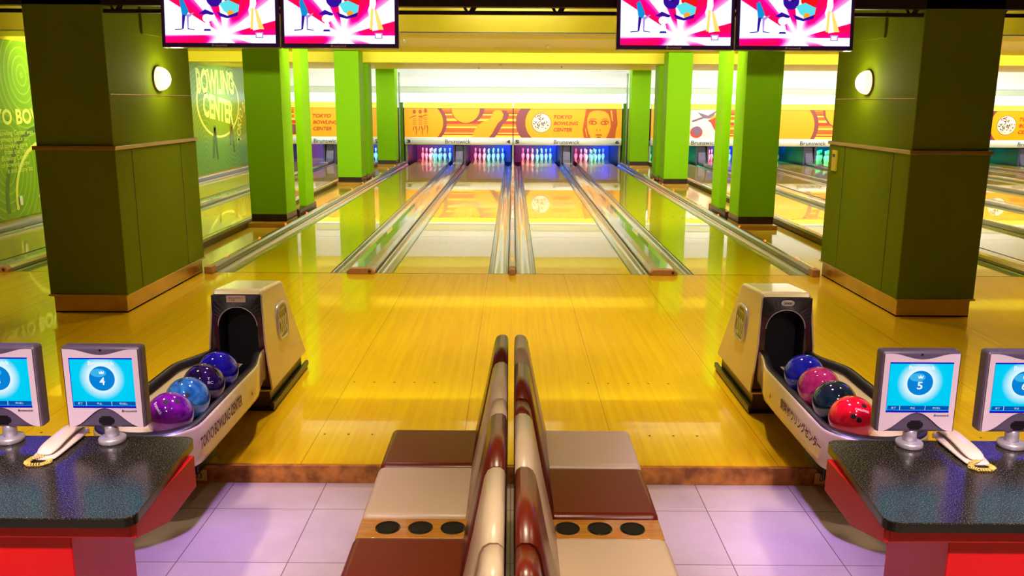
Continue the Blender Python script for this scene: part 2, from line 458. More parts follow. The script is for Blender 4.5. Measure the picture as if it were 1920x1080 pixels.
fp = MB().box(XL, XR, 2.585, 2.6, 2.815, 3.40, M_FASC)
struct(fp.build('wall_fascia'))
struct(MB().box(XL, XR, 2.575, 2.60, 2.797, 2.814, M_METAL).build('trim_2'))
for X in (-5.6, -2.02, 1.9, 5.4):
    struct(MB().box(X-0.006, X+0.006, 2.582, 2.586, 2.816, 3.40, M_DARKKICK).build('trim_3'))
struct(MB().box(XL, XR, 3.6, 10.6, 3.0, 3.1, M_CEILR).build('ceiling_recess'))
cb = MB(); cb.box(XL, XR, 10.6, 14.4, 2.77, 3.1, M_CEIL)
struct(cb.build('ceiling_beam'))
struct(MB().box(XL, XR, 14.4, 20.2, 3.25, 3.35, M_CEIL).build('ceiling_recess'))
struct(MB().box(XL, XR, 18.6, 18.75, 2.37, 3.25, M_WHITE).build('wall_front'))
struct(MB().box(XL, XR, 18.66, 18.8, 2.17, 2.37, M_PALEG).build('wall_front'))
struct(MB().box(XL, XR, 18.9, 18.98, 1.70, 2.17, M_COVE).build('wall_front'))
struct(MB().box(XL, XR, 20.1, 20.2, -0.2, 3.3, M_DKVOID).build('wall_front'))

# mural on the left wall
mu = thing('wall_mural', 'green circle-patterned wall mural with pale yellow text behind the left pillars', 'mural', (XL, 8.0, 0.12))
pan = MB().box(0.001, 0.012, -7.2, 8.6, 0.0, 2.64, M_MURAL)
pan.build('panel', mu)
WX = 0.016
def wallm(y, z, tilt=0.0): # reading towards +Y on the left wall (viewer looks along -X)
    m = frame((WX, y-8.0, z-0.12), (0, 1, 0), (0, 0, 1))
    return m @ Matrix.Rotation(tilt, 4, 'Z')
text('TOKYO BOWLING CENTER', 3.85, 0.235, M_MURALINK, mu, wallm(2.50, 1.63), bold=0.035, align='L', name='headline')
for i, (ln, y0) in enumerate((('Bowling Center was', 3.21), ('private place to', 3.24), ('of bowling-game', 3.20), ('from the Tokyo', 3.30), ('Bowling Center', 3.22), ('of bowling-game', 3.19), ('it and enjoy bo', 3.32))):
    text(ln, None, 0.10, M_MURALINK, mu, wallm(y0, 1.385-i*0.093), align='L', name='paragraph_line')
lg = MB()
for rad, rin in ((1.15, 1.06), (0.9, 0.84)):
    n = 48
    for i in range(n):
        a0 = 2*PI*i/n; a1 = 2*PI*(i+1)/n
        P = lambda r, a: (WX-0.001, 4.35+0.0+r*math.cos(a)-8.0, 0.35+r*math.sin(a)-0.12)
        if min(P(rad, a0)[2], P(rin, a0)[2], P(rad, a1)[2], P(rin, a1)[2]) > 0.02:
            lg.poly([P(rad, a0), P(rad, a1), P(rin, a1), P(rin, a0)], M_MURALDK if rad > 1 else M_MURALINK)
lg.poly([(WX, 4.05-8, 0.25), (WX, 4.5-8, 0.25), (WX, 4.6-8, 0.75), (WX, 4.45-8, 0.85), (WX, 4.25-8, 0.5)], M_MURALINK)
lg.build('ring_motif', mu)
# large round logo further down the wall
def arc_fn(cx, cz, R, a_mid, sgn=-1):
    return lambda v: v
def curved(body, cy, cz, rad, h, a0, a1, inward=False, bold=0.03):
    def fn(v):
        t = v.x
        a = a0+(a1-a0)*t
        r = rad+v.y
        return Vector((r*math.cos(a), r*math.sin(a), 0))
    text(body, 1.0, h, M_MURALINK, mu, frame((WX+0.002, cy-8.0, cz-0.12), (0, 1, 0), (0, 0, 1)), bold=bold, align='L', fn=fn, name='logo_lettering')
# curved('BOWLING', 12.9, 1.95, 0.95, 0.95, PI*0.92, PI*0.12)
text('BOWLING', 2.7, 0.62, M_MURALINK, mu, wallm(12.45, 2.35, -0.0), bold=0.04, name='logo_lettering')
text('CENTER', 2.2, 0.62, M_MURALINK, mu, wallm(12.55, 1.68, -0.12), bold=0.04, name='logo_lettering')
curved('TOKYO BOWLING', 14.9, 0.9, 0.9, 0.32, PI*1.05, PI*0.2)
rg = MB(); n = 56
for i in range(n):
    a0 = 2*PI*i/n; a1 = 2*PI*(i+1)/n
    P = lambda r, a: (WX-0.002, 12.6+r*1.75*math.cos(a)-8.0, 1.85+r*math.sin(a)-0.12)
    if max(P(0.9, a0)[2], P(0.9, a1)[2]) < 2.55:
        rg.poly([P(0.9, a0), P(0.9, a1), P(0.84, a1), P(0.84, a0)], M_MURALINK)
for (y, z0, z1, dy) in ((11.9, 0.35, 1.15, 0.18), (12.2, 0.3, 1.1, -0.1), (13.2, 0.6, 1.2, 0.12), (13.5, 0.4, 1.1, -0.12)):
    rg.poly([(WX-0.001, y-8, z0), (WX-0.001, y+0.12-8, z0), (WX-0.001, y+0.16+dy-8, z1), (WX-0.001, y+dy-8, z1)], M_MURALDK)
rg.build('logo_ring', mu)
tag(MB().box(XL+0.012, XL+0.03, 3.53, 3.60, 0.30, 0.44, M_WHITE, 0.004).build('wall_outlet'), 'small white wall outlet low on the green mural', 'outlet')

# ================================================================ LANES
def seg_caps():
    pass
PAIRS = [(-5.76, 1, 2), (-1.6875, 3, 4), (1.6875, 5, 6), (5.95, 7, 8), (9.325, 9, 10), (12.70, 11, 12), (16.075, 13, 14)]
WORDS = ['zero', 'one', 'two', 'three', 'four', 'five', 'six', 'seven', 'eight', 'nine', 'ten', 'eleven', 'twelve', 'thirteen', 'fourteen']
LANEX = {}
for c, a, b_ in PAIRS:
    LANEX[a] = c-0.887; LANEX[b_] = c+0.887
LEND = 19.2
def where(n):
    if n <= 2: return 'left of the left-hand pillars'
    if n <= 6: return 'between the two rows of pillars'
    return 'right of the right-hand pillars'
ORD = {1: 'lane nearest the green mural wall', 2: 'lane just left of the left pillar row', 3: 'leftmost of the four central lanes', 4: 'central lane just left of the middle divider',
       5: 'central lane just right of the middle divider', 6: 'rightmost of the four central lanes', 7: 'first lane right of the right pillar row', 8: 'second lane right of the right pillar row',
       9: 'third lane right of the right pillar row', 10: 'fourth lane right of the right pillar row', 11: 'fifth lane right of the right pillar row', 12: 'sixth lane right of the right pillar row', 13: 'seventh lane right of the right pillar row', 14: 'eighth lane right of the right pillar row'}
for n, x in LANEX.items():
    t = thing('bowling_lane', 'glossy yellow maple %s, numbered %d' % (ORD[n], n), 'bowling lane', (x, 0, 0), group='bowling lanes')
    MB().box(-LW/2, LW/2, 0.004, LEND, -0.14, 0.0, M_LANE).build('lane_surface', t)
    mk = MB()
    for i in range(7):                                             # aiming arrows
        xx = (i-3)*0.135; yy = 4.95-abs(i-3)*0.11
        mk.prism([(xx-0.012, yy-0.07), (xx+0.012, yy-0.07), (xx, yy+0.08)], 'z', 0.0002, 0.0009, M_GSTRIP)
    for i in (-4, -3, -2, -1, 1, 2, 3, 4):
        mk.cyl((i*0.1, 2.1, 0.0002), (i*0.1, 2.1, 0.0009), 0.006, 0.006, M_GSTRIP, 8)
    mk.box(-LW/2, LW/2, 2.6, 2.606, 0.0002, 0.0006, M_PINE)
    mk.build('aiming_marks', t)
# dots on the approach
dm = MB()
for n in (2, 3, 4, 5, 6, 7):
    for i in range(5):
        dm.cyl((LANEX[n]+(i-2)*0.137, -3.69, 0.0), (LANEX[n]+(i-2)*0.137, -3.69, 0.0008), 0.0075, 0.0075, M_GSTRIP, 10)
        dm.cyl((LANEX[n]+(i-2)*0.137, -4.6, 0.0), (LANEX[n]+(i-2)*0.137, -4.6, 0.0008), 0.0075, 0.0075, M_GSTRIP, 10)
struct(dm.build('floor_dots'))
struct(MB().box(XL, XR, -0.006, 0.004, 0.0002, 0.0012, M_BROWNW).build('floor_foul_line'))

def gutter_prof(x0, x1):
    r = (x1-x0)/2*0.86; cx = (x0+x1)/2
    p = [(x0, -0.004), (x0+0.012, -0.004)]
    for i in range(11):
        a = PI+PI*i/10
        p.append((cx+r*math.cos(a), -0.004+0.085*math.sin(a)))
    p += [(x1-0.012, -0.004), (x1, -0.004)]
    return p
def gutter(parent, x0, x1):
    g = MB(); g.sweep(gutter_prof(x0, x1), [0.004, 4, 8, 12, 16, 17.17], M_GUTTER)
    for xx in (x0+0.004, x1-0.004):
        g.box(xx-0.004, xx+0.004, 0.004, 17.17, -0.02, 0.0015, M_GSTRIP)
    g.build('gutter', parent)
def led(parent, x, z, ys):
    for y in ys:
        MB().sphere((x, y, z), 0.013, M_GLOWLED, 10, 6, (1, 2.2, 0.6)).build('marker_light', parent)
def wide_divider(c, na, nb):
    t = thing('lane_divider', 'wide grey ball-track divider between lanes %d and %d' % (na, nb), 'lane divider', (c, 0, 0), group='wide lane dividers')
    hw = G/2
    gutter(t, -hw, -0.155); gutter(t, 0.155, hw)
    cap = MB(); prof = [(-0.15, -0.1), (-0.15, 0.035), (-0.12, 0.06), (-0.05, 0.068), (0.05, 0.068), (0.12, 0.06), (0.15, 0.035), (0.15, -0.1)]
    cap.prism(prof, 'y', 0.02, 16.28, M_CAP, smooth=False)
    cap.build('track_cover', t)
    e = MB().prism([(-0.155, 0.0), (-0.155, 0.035), (-0.11, 0.066), (0.11, 0.066), (0.155, 0.035), (0.155, 0.0)], 'y', -0.06, 0.02, M_TAN, 0.006)
    eb = e.build('end_block', t)
    if na == 1: text('02', 0.07, 0.032, M_BLK_INK, eb, facing(-0.02, -0.0615, 0.032))
    MB().cyl((0.1, -0.061, 0.032), (0.1, -0.066, 0.032), 0.016, 0.016, M_MAROON, 14).build('peg_hole', eb)
    return t
def narrow_divider(c, na, nb):
    t = thing('lane_divider', 'narrow capped divider between lanes %d and %d' % (na, nb), 'lane divider', (c, 0, 0), group='narrow lane dividers')
    gutter(t, -B, -0.045); gutter(t, 0.045, B)
    MB().prism([(-0.04, -0.1), (-0.04, 0.06), (-0.025, 0.075), (0.025, 0.075), (0.04, 0.06), (0.04, -0.1)], 'y', 0.05, 17.17, M_CAP).build('divider_cap', t)
    MB().prism([(-0.037, 0.0), (-0.037, 0.05), (-0.022, 0.07), (0.022, 0.07), (0.037, 0.05), (0.037, 0.0)], 'y', -0.08, 0.05, M_TAN, 0.005).build('end_block', t)
    if abs(c) < 0.1: led(t, 0, 0.077, [0.5+1.15*i for i in range(14)])
    return t
def outer_divider(x, s, n, desc):
    """x = lane edge, s = +1 when the divider lies at greater x"""
    t = thing('lane_divider', desc, 'lane divider', (x, 0, 0), group='outer lane dividers')
    gw = 0.225 if n in (3, 6) else 0.2
    a, b_ = sorted((0, s*gw)); gutter(t, a, b_)
    x0, x1 = sorted((s*gw, s*(gw+0.08 if n in (3, 6) else gw+0.12)))
    hz = 0.08 if n in (3, 6) else 0.11
    r = MB(); r.prism([(x0, -0.1), (x0, hz-0.03), (x0+0.015, hz-0.005), ((x0+x1)/2, hz), (x1-0.015, hz-0.005), (x1, hz-0.03), (x1, -0.1)], 'y', 0.05, 16.95, M_CAP)
    r.build('divider_cap', t)
    MB().box(x0-0.004, x1+0.004, -0.09, 0.05, 0.0, hz, M_TAN, 0.008).build('end_block', t)
    if n in (2, 7):
        q0, q1 = sorted((s*0.32, s*0.33))
        MB().box(q0, q1, 0.05, 17.0, -0.1, hz-0.035, M_BROWNW).build('side_board', t)
    if n in (3, 6): led(t, s*0.285, hz+0.004, [0.6+1.3*i for i in range(12)])
    return t
for c, a, b_ in PAIRS: wide_divider(c, a, b_)
for c, a, b_ in ((0, 4, 5), (7.6375, 8, 11), (11.0125, 10, 11), (14.3875, 12, 16)): narrow_divider(c, a, b_)
outer_divider(LANEX[1]-LW/2, -1, 1, 'outer rail of lane 1 along the green mural wall')
outer_divider(LANEX[2]+LW/2, 1, 2, 'raised outer rail of lane 2 with brown side board')
outer_divider(LANEX[3]-LW/2, -1, 3, 'outer gutter and rail on the left of lane 3')
outer_divider(LANEX[6]+LW/2, 1, 6, 'outer gutter and rail on the right of lane 6')
outer_divider(LANEX[7]-LW/2, -1, 7, 'raised outer rail of lane 7 with brown side board')
outer_divider(LANEX[14]+LW/2, 1, 14, 'outer rail of lane 14, furthest to the right')

# ---------------------------------------------------------------- pin decks
M_KICK = mat('kickback_panel', (70, 68, 96), 0.3)
M_PITB = mat('pit_curtain', (52, 52, 84), 0.5)
M_LIFT = mat('lift_cover_grey', (100, 96, 136), 0.35)
PINPROF = [(0.0255, 0.0), (0.029, 0.004), (0.036, 0.03), (0.0497, 0.08), (0.0573, 0.115), (0.0605, 0.125), (0.056, 0.16), (0.045, 0.19), (0.032, 0.215), (0.0245, 0.24), (0.0228, 0.255), (0.0236, 0.27), (0.027, 0.295), (0.0315, 0.32), (0.0323, 0.343), (0.028, 0.364), (0.019, 0.377), (0.006, 0.381)]
pinme = MB(); pinme.lathe(PINPROF, M_PIN, 20, mfun=lambda k: M_PINRED if k in (8, 10) else M_PIN)
PIN0 = pinme.build('bowling_pin'); PIN0_used = False
PINPOS = []
names = {0: ['head pin'], 1: ['left pin of the second row', 'right pin of the second row'],
         2: ['left pin of the third row', 'middle pin of the third row', 'right pin of the third row'],
         3: ['far-left pin of the back row', 'inner-left pin of the back row', 'inner-right pin of the back row', 'far-right pin of the back row']}
for r in range(4):
    for k in range(r+1):
        PINPOS.append(((k-r/2)*0.3048, 18.29+r*0.264, names[r][k]))
SHORT = {2: 'lane left of the left pillars', 3: 'leftmost of the central lanes', 4: 'inner left central lane', 5: 'inner right central lane', 6: 'rightmost of the central lanes', 7: 'first lane right of the pillars', 8: 'second lane right of the pillars', 9: 'third lane right of the pillars', 10: 'fourth lane right of the pillars', 13: 'lane at the right picture edge'}
PIN_SETS = {2: range(10), 3: range(10), 4: range(10), 5: range(10), 6: range(10), 7: range(10), 8: range(10), 9: range(10), 10: range(10), 13: range(10)}
for n, ids in PIN_SETS.items():
    for i in ids:
        px, py, nm = PINPOS[i]
        o = PIN0 if not PIN0_used else PIN0.copy()
        if PIN0_used: COL.objects.link(o)
        PIN0_used = True
        o.location = (LANEX[n]+px, py, 0.0005)
        tag(o, 'white pin, %s, %s' % (nm, SHORT[n]), 'bowling pin', 'pins on the ' + SHORT[n])
BLUE = (0.0, 0.004, 1.0); REDL = (1.0, 0.0, 0.10); CY = (0.06, 0.75, 1.0); GRN = (0.0, 1.0, 0.35)
for n, x in LANEX.items():
    green = n in (7, 9, 10, 13, 14)
    t = thing('pinsetter_pit', 'dark pin deck enclosure behind the pins of lane %d' % n, 'pinsetter', (x, 17.25, 0), group='pinsetter pits')
    wl, wr = (0.73, 0.68) if n % 2 else (0.68, 0.73)
    MB().box(-wl, wr, 2.50, 2.55, -0.139, 0.71, M_PITB).build('curtain', t)
    MB().box(-wl, wr, 0.05, 2.5, 0.72, 0.80, M_DKVOID).build('deck_cover', t)
    if n in (11, 12, 14): continue
    area('pin_lamp', (x+wr-0.08, 19.1, 0.50), (x+wr-0.22, 19.7, 0.25), 0.1, 0.25, 22 if not green else 4, BLUE)
    area('pin_lamp', (x-wl+0.10, 17.8, 0.62), (x-0.50, 19.0, 0.15), 0.1, 0.1, 9, REDL if not green else GRN, 1.3)
    area('pin_lamp', (x+0.25, 17.35, 0.68), (x+0.25, 18.9, 0.15), 0.3, 0.1, 8, CY if not green else GRN, 1.2)
    area('pin_lamp', (x+wr-0.08, 17.45, 0.5), (x+wr-0.08, 16.9, 0.0), 0.05, 0.05, 1.0 if not green else 0.4, BLUE, 0.8)
kx = []
for c, a, b_ in PAIRS:
    kx += [(c-0.17, 'inner side panel right of lane %d' % a), (c+0.17, 'inner side panel left of lane %d' % b_)]
kx += [(0.0, 'shared side panel between lanes 4 and 5'), (7.6375, 'shared side panel between lanes 8 and 9'), (11.0125, 'shared side panel between lanes 10 and 11'), (14.3875, 'shared side panel between lanes 12 and 13')]
for n, s in ((1, -1), (2, 1), (3, -1), (6, 1), (7, -1), (14, 1)):
    kx.append((LANEX[n]+s*(LW/2+0.235), 'outer side panel of lane %d' % n))
for x, d in kx:
    t = thing('kickback_panel', 'grey pinsetter %s' % d, 'side panel', (x, 17.2, 0), group='pinsetter side panels')
    MB().box(-0.025, 0.025, 0.03, 2.6, -0.1, 0.72, M_KICK).build('panel', t)
    MB().box(-0.03, 0.03, 0.0, 0.03, -0.08, 0.72, M_KICK if d.startswith('inner') else M_METAL, 0.004).build('edge_post', t)
for c, a, b_ in PAIRS:
    t = thing('ball_lift_cover', 'grey ball lift housing rising between lanes %d and %d' % (a, b_), 'ball lift', (c, 17.19, 0), group='ball lift covers')
    MB().prism([(0.0, -0.08), (0.0, 0.12), (0.22, 0.74), (0.4, 0.74), (0.4, -0.08)], 'x', -0.12, 0.12, M_LIFT, 0.01).build('housing', t)
    MB().box(-0.13, 0.13, -0.88, -0.003, 0.005, 0.074, M_METAL, 0.003).build('access_plate', t)

# ---------------------------------------------------------------- masking units
ORNG = emis('x', (0, 0, 0), 0)  # placeholder removed below
bpy.data.materials.remove(ORNG)
def ink(name, rgb): return mat('art_'+name, rgb, 0.35, coat=0.2)
A_OR = ink('orange', (255, 168, 4)); A_DR = ink('dark_red', (168, 60, 20)); A_PU = ink('plum', (140, 60, 78)); A_RO = ink('red_orange', (232, 96, 32))
A_YE = ink('yellow', (255, 214, 60)); A_RD = ink('red', (206, 58, 34)); A_OO = ink('deep_orange', (246, 134, 24)); A_BR = ink('brown', (186, 76, 18)); A_WH = ink('white', (244, 240, 226)); A_MV = ink('mauve', (128, 92, 132)); A_BK = ink('black', (20, 16, 20))
PW, PH = 3.35, 0.88
def clip(poly, x0, x1, y0, y1):
    def cl(p, ins, isect):
        out = []
        for i in range(len(p)):
            a = p[i-1]; b = p[i]
            if ins(b):
                if not ins(a): out.append(isect(a, b))
                out.append(b)
            elif ins(a): out.append(isect(a, b))
        return out
    def ix(v): return lambda a, b: (v, a[1]+(b[1]-a[1])*(v-a[0])/(b[0]-a[0]))
    def iy(v): return lambda a, b: (a[0]+(b[0]-a[0])*(v-a[1])/(b[1]-a[1]), v)
    for ins, isect in ((lambda q: q[0] >= x0, ix(x0)), (lambda q: q[0] <= x1, ix(x1)), (lambda q: q[1] >= y0, iy(y0)), (lambda q: q[1] <= y1, iy(y1))):
        if len(poly) < 3: return []
        poly = cl(poly, ins, isect)
    return poly
class Art:
    """flat print on a panel; coordinates u 0..1 across, v 0..1 up"""
    def __init__(s, mb, w=PW, h=PH, y=-0.001): s.mb = mb; s.w = w; s.h = h; s.y = y; s.k = 0
    def poly(s, pts, m, raw=False):
        p = clip([(a, b) for a, b in pts], 0, 1, 0, 1)
        if len(p) < 3: return
        s.k += 1
        yy = s.y-s.k*0.00025
        s.mb.poly([((a-0.5)*s.w, yy, b*s.h) for a, b in p], m)
    def rect(s, a0, a1, b0, b1, m): s.poly([(a0, b0), (a1, b0), (a1, b1), (a0, b1)], m)
    def circ(s, a, b, r, m, ry=None, n=36, rot=0):        # r in units of panel height
        ry = ry or r
        s.poly([(a+(r*math.cos(t)*math.cos(rot)-ry*math.sin(t)*math.sin(rot))*s.h/s.w, b+r*math.cos(t)*math.sin(rot)+ry*math.sin(t)*math.cos(rot)) for t in [2*PI*i/n for i in range(n)]], m)
def stripes(A, u0, u1):
    T = [(0, 20, A_OO), (20, 55, A_RO), (55, 72, A_DR), (72, 90, A_YE), (90, 135, A_RO), (135, 165, A_YE), (165, 205, A_RD), (205, 238, A_OO), (238, 260, A_YE), (260, 322, A_RO), (322, 335, A_YE), (335, 355, A_RD), (355, 385, A_YE)]
    for a, b, m in T: A.rect(u0, u1, 1-b/385, 1-a/385, m)
def pix(x, y, x0=130, w=1465, y0=545, h=385): return ((x-x0)/w, (y0-y)/h)
def pinshape(dx=0, dy=0, gx=1.0, ox=0, flip=False):
    pts = [(1335, 205), (1360, 186), (1400, 176), (1445, 186), (1475, 235), (1455, 300), (1400, 350), (1352, 430), (1322, 490), (1270, 550), (1045, 550), (1075, 460), (1120, 390), (1180, 342), (1262, 312), (1310, 270)]
    return [pix(x+dx, y+dy) for x, y in pts]
def art_A(A):
    stripes(A, 0, 1)
    A.circ(*pix(428, 350), 0.72, A_PU); A.circ(*pix(398, 350), 0.70, A_DR); A.circ(*pix(386, 350), 0.695, A_OR)
    A.rect(0, pix(400, 0)[0], 0, 1, A_OR)
    A.circ(*pix(1010, 150), 0.53, A_PU); A.circ(*pix(960, 160), 0.52, A_DR); A.circ(*pix(960, 160), 0.495, A_OR)
    A.poly(pinshape(70, 5), A_PU); A.poly(pinshape(8, 4), A_DR); A.poly(pinshape(-4, 0), A_OR)
    for (x, hy, s) in ((265, 205, 1), (345, 205, -1), (418, 192, 1)):
        A.circ(*pix(x, hy), 0.06, A_BR, 0.075)
        A.poly([pix(x-18, hy+55), pix(x+20, hy+50), pix(x+28, hy+60), pix(x-30, hy+72)], A_BR)
        A.poly([pix(x-20, hy+58), pix(x-60*s-10, hy+85), pix(x-62*s-10, hy+92), pix(x-16, hy+70)], A_BR)
        for q in range(4): A.poly([pix(x-22, hy+95+q*24), pix(x+22, hy+90+q*24), pix(x+24, hy+96+q*24), pix(x-24, hy+102+q*24)], A_BR)
        A.poly([pix(x-14, hy+195), pix(x-2, hy+195), pix(x-16, hy+255), pix(x-28, hy+258)], A_BR)
        A.poly([pix(x+8, hy+195), pix(x+26, hy+195), pix(x+34, hy+240), pix(x+24, hy+300), pix(x+14, hy+320), pix(x+20, hy+245)], A_BR)
def logo(A, u, v, r):
    A.circ(u, v, r, A_BK); A.circ(u, v, r*0.955, A_WH); A.circ(u, v, r*0.90, A_DR); A.circ(u, v, r*0.885, A_WH)
    rnd = random.Random(5)
    for i in range(70):
        t = rnd.uniform(0, 2*PI); q = r*0.84*math.sqrt(rnd.random())
        a = u+q*math.cos(t)*A.h/A.w; b = v+q*math.sin(t)
        s = rnd.uniform(0.02, 0.05)*r/0.33; rot = rnd.uniform(0, PI)
        A.circ(a, b, s, rnd.choice((A_BK, A_BK, A_RD, A_MV, A_BK, A_WH)), s*0.35, 6, rot)
def pb(x, y): return ((x-88)/1472, (560-y)/385)
def art_B(A):
    stripes(A, 0, 1)
    A.circ(*pb(425, 360), 0.79, A_PU); A.circ(*pb(515, 360), 0.70, A_RD); A.circ(*pb(520, 360), 0.70, A_OR)
    A.rect(pb(500, 0)[0], 1, 0, 1, A_OR)
    logo(A, *pb(468, 362), 0.34)
    # the stylised face
    hair = [(1070, 175), (1480, 175), (1492, 280), (1500, 370), (1478, 470), (1470, 562), (1350, 562), (1385, 490), (1412, 400), (1400, 300), (1372, 235), (1325, 200), (1240, 188), (1165, 195), (1115, 225), (1088, 300), (1090, 420), (1112, 500), (1146, 562), (1050, 562), (1030, 450), (1045, 350), (1062, 250)]
    A.poly([pb(*p) for p in hair], A_BR)
    A.poly([pb(*p) for p in [(1400, 190), (1422, 190), (1440, 330), (1425, 330)]], A_OR)
    A.poly([pb(*p) for p in [(1060, 440), (1070, 430), (1095, 540), (1085, 545)]], A_OR)
    for x, sx in ((1165, -1), (1325, 1)):
        A.circ(*pb(x, 352), 0.15, A_BR, 0.075, 24, 0.12*sx)
        A.circ(*pb(x, 357), 0.105, A_OR, 0.035, 20, 0.1*sx)
        A.circ(*pb(x+8*sx, 355), 0.04, A_BR, 0.04, 16)
        A.poly([pb(x-62, 322), pb(x-20, 300), pb(x+30, 302), pb(x+62, 322), pb(x+30, 310), pb(x-18, 308)], A_BR)
    A.circ(*pb(1221, 450), 0.02, A_BR); A.circ(*pb(1264, 452), 0.02, A_BR)
    A.poly([pb(1195, 522), pb(1225, 506), pb(1250, 511), pb(1275, 505), pb(1302, 520), pb(1250, 526)], A_BR)
    A.circ(*pb(1250, 549), 0.07, A_BR, 0.02)
def art_C(A):
    stripes(A, 0, 0.33); A.circ(0.29, 0.8, 0.36, A_OR, 0.5); A.circ(0.18, 0.25, 0.25, A_PU, 0.18)
    A.rect(0.33, 1, 0, 1, A_OR)
def art_D(A):
    A.rect(0, 1, 0, 1, A_OR); A.rect(0.36, 0.67, 0, 1, A_WH); stripes(A, 0.67, 1)
    A.circ(0.10, 0.5, 0.12, A_BR); A.circ(0.10, 0.5, 0.07, A_OR)
    A.circ(0.42, 0.22, 0.22, A_RD, 0.2); A.circ(0.425, 0.27, 0.16, A_MV, 0.16)
    A.poly([(0.42, 0.92), (0.52, 0.80), (0.60, 0.98), (0.56, 0.70), (0.48, 0.70)], A_MV)
    A.poly([(0.37, 0.62), (0.50, 0.80), (0.51, 0.74), (0.38, 0.56)], A_MV)
    A.poly([(0.52, 0.62), (0.66, 0.88), (0.67, 0.6), (0.63, 0.64), (0.60, 0.55), (0.62, 0.30), (0.59, 0.28), (0.55, 0.55)], A_RD)
    A.poly([(0.54, 0.72), (0.63, 0.92), (0.66, 0.93), (0.66, 0.88), (0.55, 0.66)], A_OR)
def art_E(A):
    stripes(A, 0, 1)
    A.circ(0.35, 0.45, 0.72, A_PU, 0.80); A.circ(0.325, 0.45, 0.70, A_DR, 0.78); A.circ(0.318, 0.45, 0.695, A_OR, 0.77); A.rect(0, 0.33, 0, 1, A_OR)
    P = [(0.59, 1), (0.60, 0.78), (0.64, 0.55), (0.72, 0.35), (0.76, 0), (0.98, 0), (0.96, 0.5), (0.90, 0.8), (0.86, 1)]
    A.poly([(a-0.02, b) for a, b in P], A_PU); A.poly([(a-0.006, b) for a, b in P], A_DR); A.poly(P, A_OR)
ARTS = {1: art_C, 3: art_A, 5: art_B, 7: art_D, 9: art_E, 11: art_A, 13: art_B}
ADESC = {1: 'orange lane canopy with brown bowling centre text behind left pillars', 3: 'orange canopy with three dancers, ball and pin shapes above lanes 3 and 4', 5: 'orange canopy with round logo, text and woman face above lanes 5 and 6',
         7: 'canopy with white panel and red arrow print above lanes 7 and 8', 9: 'canopy with orange circle and plank stripes above lanes 9 and 10', 11: 'orange canopy above lanes 11 and 12 behind the right big pillar', 13: 'orange canopy with round logo at the far right edge above lane 13'}
for c, a, b_ in PAIRS:
    t = thing('masking_unit', ADESC[a], 'lane canopy', (c, 17.0, 0.81), group='canopies above the pins')
    p = MB(); p.box(-PW/2, PW/2, 0.0, 0.12, 0, PH, A_OR); ARTS[a](Art(p)); p.build('picture_panel', t)
    MB().prism([(0.0, PH), (-0.03, PH+0.01), (-0.03, PH+0.02), (0.10, PH+0.18), (0.4, PH+0.18), (0.12, PH)], 'x', -PW/2, PW/2, M_LEDGE).build('top_ledge', t)
    v = MB().prism([(0.0, 0.0), (-0.03, 0.0), (-0.055, -0.03), (-0.05, -0.12), (-0.02, -0.21), (0.02, -0.23), (0.12, -0.23), (0.12, 0.0)], 'x', -PW/2, PW/2, M_WHITE, smooth=True).build('valance', t)
    text('Brunswick', 0.80, 0.125, M_BLK_INK, v, facing(-0.02, -0.058, -0.125), name='lettering', bold=-0.004)
    text(str(a), 0.12, 0.105, M_BLK_INK, v, facing(-PW/2+0.12, -0.058, -0.125), name='lane_number', bold=0.045)
    text(str(b_), 0.12, 0.105, M_BLK_INK, v, facing(PW/2-0.13, -0.058, -0.125), name='lane_number', bold=0.045)
    if ARTS[a] in (art_B, art_C):
        for i, (ln, wd) in enumerate((('TOKYO', 0.57), ('BOWLING', 0.765), ('CENTER', 0.575))):
            text(ln, wd, 0.115, A_BR, t, facing(-PW/2+(632-88)/1472*PW, -0.016, (0.727, 0.505, 0.285)[i]*PH), bold=0.03, shear=0.28, align='L', name='lettering')
for x, d in ((-3.44, 'left'), (3.44, 'right')):
    t = thing('canopy_end_panel', 'dark green upright panel closing the %s end of the central canopies' % d, 'end panel', (x, 17.0, 0), group='canopy end panels')
    MB().box(-0.04, 0.04, 0.0, 0.5, 0.001, 1.87, mat('dark_green_gloss', (66, 110, 10), 0.2, coat=0.4), 0.004).build('panel', t)
    s = -1 if x < 0 else 1
    a0, a1 = sorted((s*0.045, s*0.10))
    MB().box(a0, a1, 0.03, 0.2, 0, 2.77, M_METAL, 0.004).build('metal_post', t)

